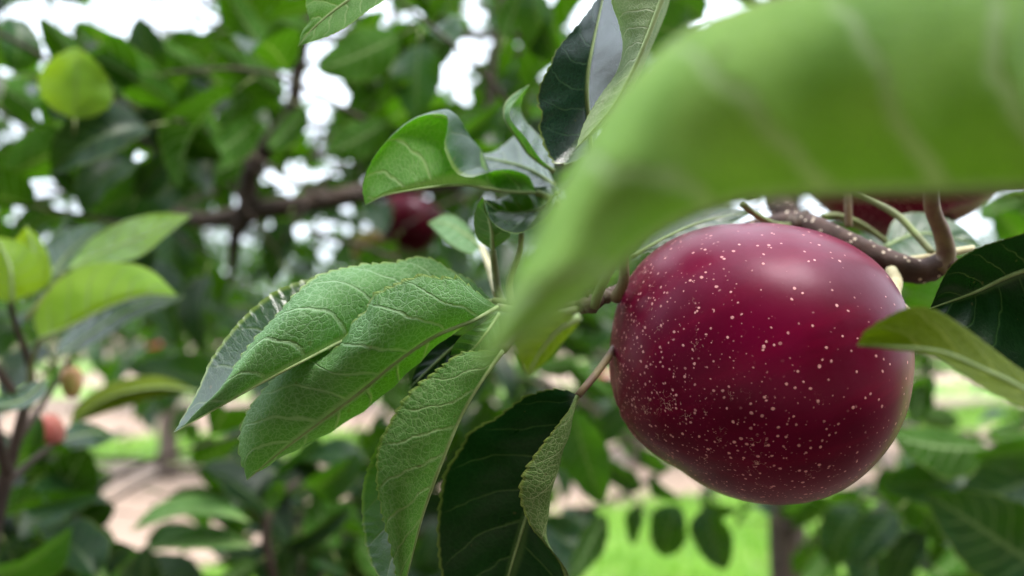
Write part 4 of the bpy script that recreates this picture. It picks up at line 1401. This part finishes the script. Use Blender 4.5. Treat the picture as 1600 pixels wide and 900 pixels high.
bough3 = thing('tree_bough', 'deepest bough behind the limb, seen only as dark leaves between the nearer ones', 'branch', W((450, 200, 2.1)))
tubes('limb', bough3, BARK_LIMB, [(W(pts_d([(-150, 260, 2.2), (200, 220, 2.1), (550, 190, 2.1), (900, 170, 2.0), (1250, 200, 1.6)])), [.005, .009, .012, .015])], 9, .06)
for i in range(200):
    x, y = random.uniform(-80, 1000), random.uniform(-60, 430)
    spray(bough3, W((x, y, random.uniform(1.7, 2.3))), (random.uniform(-1, 1), random.uniform(-.6, .6), random.uniform(-.4, .6)), .25, 7, .12, seed=14000 + i, limit=299, r0=.002)

# ---- shoot on the left
lshoot = thing('leafy_shoot', 'forked shoot at the left edge with arched yellow green leaves and a pale fruitlet', 'shoot', W((20, 760, .36)))
tubes('stem', lshoot, BARK_LIMB, [(W(pts_d([(-30, 900, .36), (5, 760, .36), (38, 640, .36), (48, 580, .36), (25, 510, .35), (15, 470, .345)])), [.005, .0042, .003, .0024, .0016, .0012]), (W(pts_d([(38, 640, .36), (-10, 570, .35), (-60, 520, .34)])), [.0022, .0016]), (W(pts_d([(20, 700, .36), (60, 640, .38), (100, 580, .40), (105, 565, .40)])), [.002, .0012])], 10, .04)
tubes('stem', lshoot, BARK_LIMB, [(W(pts_d([(10, 740, .36), (-2, 690, .34), (-20, 620, .33)])), [.0026, .0018]), (W(pts_d([(5, 760, .36), (50, 720, .39), (90, 690, .41)])), [.0024, .0012])], 10, .04)


def mid_leaf(parent, M, E1, E2, d, mat, sees, ref=1, label=None, seed=0, stalk=None, dz=(.0, .006, .014), young=False):
    """middle distance leaf lofted from its midrib and margins; dz: how much deeper midrib, near margin and far margin lie"""
    n = len(M)
    return hero_leaf(parent, {0: [(*p, d + dz[0]) if 0 < i < n - 1 else (*p, d) for i, p in enumerate(M)],
                              1: [(*p, d + dz[1]) if 0 < i < len(E1) - 1 else (*p, d) for i, p in enumerate(E1)],
                              -1: [(*p, d + dz[2]) if 0 < i < len(E2) - 1 else (*p, d) for i, p in enumerate(E2)]}, mat, sees, ref, teeth=20, tooth=.008, veins=7, nv=6, nu=61, seed=seed, label=label, stalk=stalk, rib=.0006, quilt=.0008)


mid_leaf(lshoot, [(62, 530), (110, 510), (170, 480), (225, 462), (278, 462)], [(62, 530), (54, 495), (85, 445), (130, 416), (185, 410), (235, 422), (278, 462)], [(62, 530), (100, 475), (160, 440), (220, 435), (278, 462)], .345, LEAF_YG, 'back', label='arched yellow green leaf on the left shoot, underside towards the viewer', seed=40, dz=(-.004, .006, .022), stalk=[(62, 530, .345), (52, 560, .355), (45, 600, .36)])
mid_leaf(lshoot, [(88, 560), (130, 530), (190, 490), (240, 470), (288, 464)], [(88, 560), (95, 530), (140, 490), (200, 462), (288, 464)], [(88, 560), (150, 535), (205, 500), (250, 482), (288, 464)], .375, LEAF, 'front', seed=41, dz=(.004, .018, -.006), stalk=[(88, 560, .375), (70, 590, .37), (45, 640, .362)], label='dark leaf tucked under the arched yellow green one')
mid_leaf(lshoot, [(100, 424), (160, 394), (225, 370), (300, 336)], [(100, 424), (140, 375), (195, 345), (250, 333), (300, 336)], [(100, 424), (170, 412), (220, 400), (255, 372), (300, 336)], .36, LEAF_YG, 'front', seed=42, dz=(.004, .016, -.006), label='bright light green leaf pointing up and right from the left shoot', stalk=[(100, 424, .36), (80, 450, .358), (40, 500, .352)])
mid_leaf(lshoot, [(20, 474), (18, 440), (14, 410), (-8, 368)], [(20, 474), (62, 445), (58, 405), (35, 380), (-8, 368)], [(20, 474), (-25, 460), (-45, 420), (-8, 368)], .34, LEAF_YG, 'back', seed=43, dz=(-.003, .004, .01), label='rounded green leaf at the left edge of the left shoot')
mid_leaf(lshoot, [(40, 470), (55, 430), (52, 390), (42, 354)], [(40, 470), (78, 440), (76, 400), (60, 370), (42, 354)], [(40, 470), (25, 430), (20, 385), (42, 354)], .352, LEAF_YG, 'back', seed=44, dz=(.0, .004, .008), label='pale lime leaf standing up behind the rounded one')
mid_leaf(lshoot, [(72, 440), (100, 405), (130, 375), (168, 348)], [(72, 440), (60, 400), (95, 362), (168, 348)], [(72, 440), (120, 425), (150, 390), (168, 348)], .39, LEAF, 'front', seed=45, dz=(.006, .02, .0), label='blue green shining leaf behind the lime leaves')
mid_leaf(lshoot, [(75, 590), (55, 612), (30, 628), (-30, 640)], [(75, 590), (68, 618), (35, 638), (-30, 650)], [(75, 590), (45, 600), (20, 614), (-30, 622)], .335, LEAF, 'front', seed=46, dz=(.0, -.006, .014))
mid_leaf(lshoot, [(310, 612), (245, 605), (170, 622), (108, 665)], [(310, 612), (250, 588), (180, 596), (125, 628), (108, 665)], [(310, 612), (245, 622), (175, 642), (108, 665)], .47, LEAF_OLIVE, 'back', seed=47, dz=(-.002, .01, .0), label='long dark leaf lying level below the far red apples')
mid_leaf(lshoot, [(90, 690), (120, 682), (150, 676), (184, 682)], [(90, 690), (115, 660), (150, 664), (184, 682)], [(90, 690), (125, 700), (155, 696), (184, 682)], .42, LEAF, 'front', seed=48, dz=(.0, .02, -.01), label='small leaf shining white with sky light')
for (b_, t_, fc, tl, wd) in [((0, 810, .42), (80, 760, .42), 'back', .5, .9), ((40, 800, .45), (145, 775, .45), 'front', -.2, .8), ((60, 850, .5), (130, 700, .5), 'back', .3, 1.1), ((-20, 900, .38), (110, 850, .38), 'front', .9, 1.2),
                             ((110, 830, .5), (180, 790, .5), 'back', .2, .9), ((20, 870, .45), (190, 880, .45), 'front', .9, 1.0), ((-20, 760, .45), (60, 690, .45), 'back', .4, 1.0), ((0, 560, .5), (-40, 480, .5), 'front', .4, 1.2), ((60, 540, .55), (10, 620, .5), 'front', .6, 1.1), ((30, 740, .5), (110, 740, .5), 'front', .8, 1.0), ((36, 712, .385), (66, 652, .385), 'front', .4, .8), ((150, 900, .42), (60, 800, .44), 'front', .6, 1.0), ((10, 850, .4), (60, 930, .4), 'front', .6, 1.2), ((180, 930, .45), (130, 840, .45), 'back', .4, 1.0)]:
    px_leaf(lshoot, b_, t_, fc, tl, None, wd)

for i in range(26):
    spray(lshoot, W((random.uniform(-80, 150), random.uniform(700, 960), random.uniform(.5, .85))), (random.uniform(-.3, 1), random.uniform(-.5, .5), random.uniform(-.2, .5)), .13, 5, .08, seed=11000 + i, r0=.0018)

# ---- low shoots at the bottom
bshoot = thing('leafy_shoot', 'low leafy shoot with arched leaves over the bare soil at the bottom', 'shoot', W((420, 900, .52)))
tubes('stem', bshoot, BARK_LIMB, [(W(pts_d([(480, 1000, .55), (430, 900, .53), (415, 830, .52), (440, 770, .53), (500, 740, .56)])), [.005, .004, .003, .002]), (W(pts_d([(415, 830, .52), (400, 805, .52), (385, 800, .52)])), [.002, .0012])], 9, .04)
mid_leaf(bshoot, [(390, 815), (340, 800), (280, 800), (203, 830)], [(390, 815), (345, 778), (290, 773), (240, 792), (203, 830)], [(390, 815), (340, 806), (280, 806), (203, 830)], .50, LEAF_FG, 'back', seed=60, dz=(.0, .02, -.01), label='arched green leaf, upper of two over the soil')
mid_leaf(bshoot, [(395, 855), (340, 845), (285, 846), (220, 858)], [(395, 855), (350, 826), (300, 822), (255, 834), (220, 858)], [(395, 855), (345, 858), (290, 858), (220, 858)], .50, LEAF_FG, 'back', seed=61, dz=(.0, .02, -.01), label='arched green leaf, lower of two over the soil')
for (b_, t_, fc, tl, wd) in [((520, 745, .55), (408, 752, .54), 'front', .9, .9), ((570, 720, .55), (445, 710, .56), 'front', .9, .9), ((480, 760, .52), (560, 730, .5), 'front', .7, 1.1), ((425, 800, .5), (440, 745, .5), 'back', .3, 1.0), ((450, 850, .5), (545, 800, .5), 'front', .6, .8), ((460, 840, .5), (440, 920, .5), 'front', .4, 1.0),
                             ((480, 800, .52), (575, 815, .5), 'back', .4, .8), ((400, 880, .46), (330, 920, .46), 'back', .3, 1.1), ((520, 860, .5), (490, 780, .52), 'back', .4, 1.1), ((540, 900, .5), (470, 860, .5), 'front', .4, .9), ((230, 925, .46), (225, 858, .46), 'front', -.3, 1.3), ((570, 760, .6), (640, 820, .6), 'front', .6, 1.0), ((600, 900, .55), (560, 840, .55), 'back', .4, 1.0), ((420, 790, .55), (500, 690, .56), 'front', .8, 1.0), ((650, 900, .6), (690, 820, .6), 'front', .5, 1.2), ((545, 740, .6), (600, 690, .6), 'front', .6, 1.1)]:
    px_leaf(bshoot, b_, t_, fc, tl, None, wd)

for i in range(22):
    spray(bshoot, W((random.uniform(380, 720), random.uniform(740, 980), random.uniform(.6, 1.0))), (random.uniform(-.7, .7), random.uniform(-.5, .5), random.uniform(-.2, .5)), .13, 5, .08, seed=12000 + i, r0=.0018)

cshoot = thing('leafy_shoot', 'shaded leaves hanging in a loose spray below and left of the big apple', 'shoot', W((1000, 720, .7)))
tubes('stem', cshoot, BARK_LIMB, [(W(pts_d([(1190, 640, .9), (1100, 690, .8), (1030, 740, .74), (960, 780, .7), (900, 800, .66)])), [.004, .003, .0018]), (W(pts_d([(1030, 740, .74), (930, 640, .75), (800, 590, .8), (650, 560, .9)])), [.003, .0014]), (W(pts_d([(1060, 720, .76), (1110, 770, .72), (1130, 800, .7)])), [.0016, .001])], 8, .04)
for (b_, t_, fc, tl, wd) in [((895, 640, .42), (935, 785, .42), 'front', .4, .9), ((945, 805, .5), (890, 910, .48), 'back', .2, .8), ((1105, 790, .62), (1125, 890, .6), 'front', .5, 1.1), ((1060, 790, .62), (1030, 870, .62), 'front', .4, 1.2), ((1000, 790, .62), (985, 850, .62), 'front', .6, 1.0), ((1095, 785, .64), (1150, 800, .62), 'front', .6, 1.1), ((1020, 740, .6), (1060, 790, .6), 'front', .8, 1.0), ((960, 620, .6), (880, 560, .6), 'back', .4, .8), ((900, 570, .55), (835, 575, .55), 'back', .3, .9), ((760, 590, .6), (700, 640, .6), 'front', .5, 1.0), ((840, 600, .7), (770, 570, .7), 'back', .3, 1.0), ((950, 720, .62), (1000, 770, .62), 'front', .5, .9), ((1000, 700, .6), (1060, 740, .6), 'front', .8, 1.0), ((640, 640, .7), (590, 600, .7), 'back', .3, 1.0), ((700, 660, .7), (640, 690, .7), 'front', .5, 1.0), ((760, 620, .7), (730, 700, .7), 'back', .5, 1.0), ((660, 760, .7), (720, 700, .7), 'front', .5, 1.0), ((690, 560, .8), (620, 580, .8), 'front', .6, 1.1), ((920, 680, .6), (990, 640, .6), 'front', .6, 1.0), ((870, 520, .8), (930, 560, .8), 'front', .4, 1.0), ((880, 470, .8), (940, 520, .8), 'front', .4, 1.2), ((960, 510, .9), (900, 540, .9), 'front', .5, 1.2)]:
    px_leaf(cshoot, b_, t_, fc, tl, None, wd)

for i in range(26):
    spray(cshoot, W((random.uniform(560, 960), random.uniform(540, 720), random.uniform(.7, 1.2))), (random.uniform(-.7, .7), random.uniform(-.5, .5), random.uniform(-.5, .3)), .14, 5, .08, seed=13000 + i, r0=.0018)

# ---- the near tree behind the apple: trunk and lower right branches
near = thing('apple_tree', 'young apple tree with a straight grey brown trunk right below the big apple', 'tree', (W((1222, 500, 1.25))[0], 1.25, 0))
nx = near.location.x
tubes('trunk', near, BARK_TRUNK, [([(nx, 1.25, -.03), (nx - .004, 1.25, .4), (nx + .004, 1.252, .8), (nx, 1.25, 1.2), (nx + .012, 1.25, 1.6), (nx - .01, 1.26, 2.1)], [.042, .033, .030, .028, .022, .012])], 16, .03, 50)
tubes('limb', near, BARK_LIMB, [(W(pts_d([(1222, 640, 1.24), (1330, 640, 1.0), (1480, 700, .78), (1620, 770, .66)])), [.012, .010, .008, .006])], 12, .06)
tubes('limb', near, BARK_LIMB, [(W(pts_d([(1222, 830, 1.24), (1300, 790, 1.05), (1380, 770, .9), (1440, 760, .8)])), [.009, .007, .004, .002])], 12, .06)
tubes('limb', near, BARK_LIMB, [(W(pts_d([(1222, 380, 1.24), (1350, 330, 1.1), (1500, 320, .95), (1640, 330, .85)])), [.012, .009, .006, .004])], 12, .06)
NEAR = [((1545, 700, .55), (1380, 690, .52), 'back', .5, .8), ((1680, 700, .5), (1530, 715, .5), 'front', -.3, .7), ((1640, 900, .42), (1468, 780, .42), 'front', .2, 1.1), ((1500, 760, .55), (1385, 755, .55), 'front', .4, 1.0), ((1640, 740, .5), (1490, 800, .52), 'front', .3, 1.2), ((1560, 760, .6), (1440, 720, .6), 'front', .6, 1.1), ((1420, 770, .6), (1500, 850, .6), 'front', .5, 1.0), ((1600, 660, .6), (1540, 680, .6), 'back', .4, 1.0), ((1640, 680, .55), (1555, 690, .55), 'back', .4, .9), ((1440, 600, .6), (1430, 660, .6), 'back', .4, 1.2), ((1460, 590, .6), (1420, 640, .62), 'front', .4, 1.0), ((1400, 800, .6), (1330, 880, .6), 'front', .4, 1.1), ((1340, 790, .65), (1290, 880, .65), 'front', .4, 1.1), ((1440, 830, .6), (1390, 920, .6), 'front', .3, 1.1), ((1520, 850, .55), (1450, 910, .55), 'back', .4, 1.0), ((1560, 820, .55), (1640, 900, .55), 'front', .4, 1.1), ((1480, 900, .5), (1560, 940, .5), 'front', .4, 1.2), ((1300, 850, .7), (1260, 920, .7), 'back', .4, 1.0), ((1600, 310, .6), (1530, 340, .6), 'back', .2, 1.4), ((1640, 350, .6), (1560, 310, .62), 'back', .2, 1.3), ((1560, 330, .55), (1610, 390, .55), 'front', .2, 1.2), ((1500, 660, .7), (1420, 640, .7), 'back', .3, 1.0), ((1380, 730, .7), (1440, 800, .7), 'front', .5, 1.2), ((1300, 770, .75), (1360, 800, .75), 'back', .5, 1.0)]
for (b_, t_, fc, tl, wd) in NEAR:
    px_leaf(near, b_, t_, fc, tl, None, wd)
COUNT[near.name] = len(NEAR)
for i in range(90):
    x, y = random.uniform(1240, 1700), random.uniform(650, 960)
    d = random.uniform(.65, 1.3)
    spray(near, W((x, y, d)), (random.uniform(-1, 1), random.uniform(-.6, .6), random.uniform(-.4, .4)), .16, 6, .078, seed=5000 + i, limit=240, r0=.002)
for i in range(30):
    x, y = random.uniform(1150, 1700), random.uniform(-40, 420)
    spray(near, W((x, y, random.uniform(.55, 1.1))), (random.uniform(-1, 1), random.uniform(-.6, .6), random.uniform(-.4, .4)), .16, 6, .078, seed=6000 + i, limit=299, r0=.002, young=.03)

def blocker_canopy():  # unseen foliage added overhead behind the lens to block sky light
    C, R = [], []
    rr = random.Random(5)
    while len(C) < 150:
        x, y = rr.uniform(-1.7, 1.7), rr.uniform(-1.7, -.2)
        z = rr.uniform(1.68, 2.5)
        if z < 1.75 + .25 * y:
            continue
        C.append(np.array((x, y, z)))
        R.append(rr.uniform(.08, .15))
    me = crown_mesh('crown', C, R, 6500, .085, 77)
    me.transform(Matrix.Translation(-near.location))
    o = link('crown', me, near)  # added light blocker, hung on the near tree out of view
    o['kind'] = 'stuff'
    o['veins'] = 8.0
    paths = []
    for a in range(7):
        c = C[a * 20]
        paths.append(([(nx, 1.25, 1.55 + .06 * a), ((nx + c[0]) / 2, (1.25 + c[1]) / 2, max(c[2], 1.55 + .5 * max((1.25 + c[1]) / 2, 0) + .05)), tuple(c)], [.009, .006, .003]))
    for p in paths:
        tubes('limb', near, BARK_LIMB, [p], 8, .05)


blocker_canopy()

# ---- leaves of low branches in the shade, between the far trees and the near leaves
low = thing('tree_bough', 'dark shaded bough hanging over the far soil in the middle of the picture', 'branch', W((500, 480, 1.9)))
tubes('limb', low, BARK_LIMB, [(W(pts_d([(250, 500, 2.2), (450, 480, 2.0), (700, 500, 1.9), (950, 560, 1.8), (1200, 600, 1.5)])), [.004, .007, .010, .012])], 9, .05)
for i in range(130):
    x, y = random.uniform(120, 1000), random.uniform(420, 620) 
    spray(low, W((x, y, random.uniform(1.5, 2.6))), (random.uniform(-1, 1), random.uniform(-.6, .6), random.uniform(-.6, .3)), .2, 6, .085, seed=7000 + i, limit=299, r0=.002, droop=.6)

print('LEAFCOUNT', COUNT)
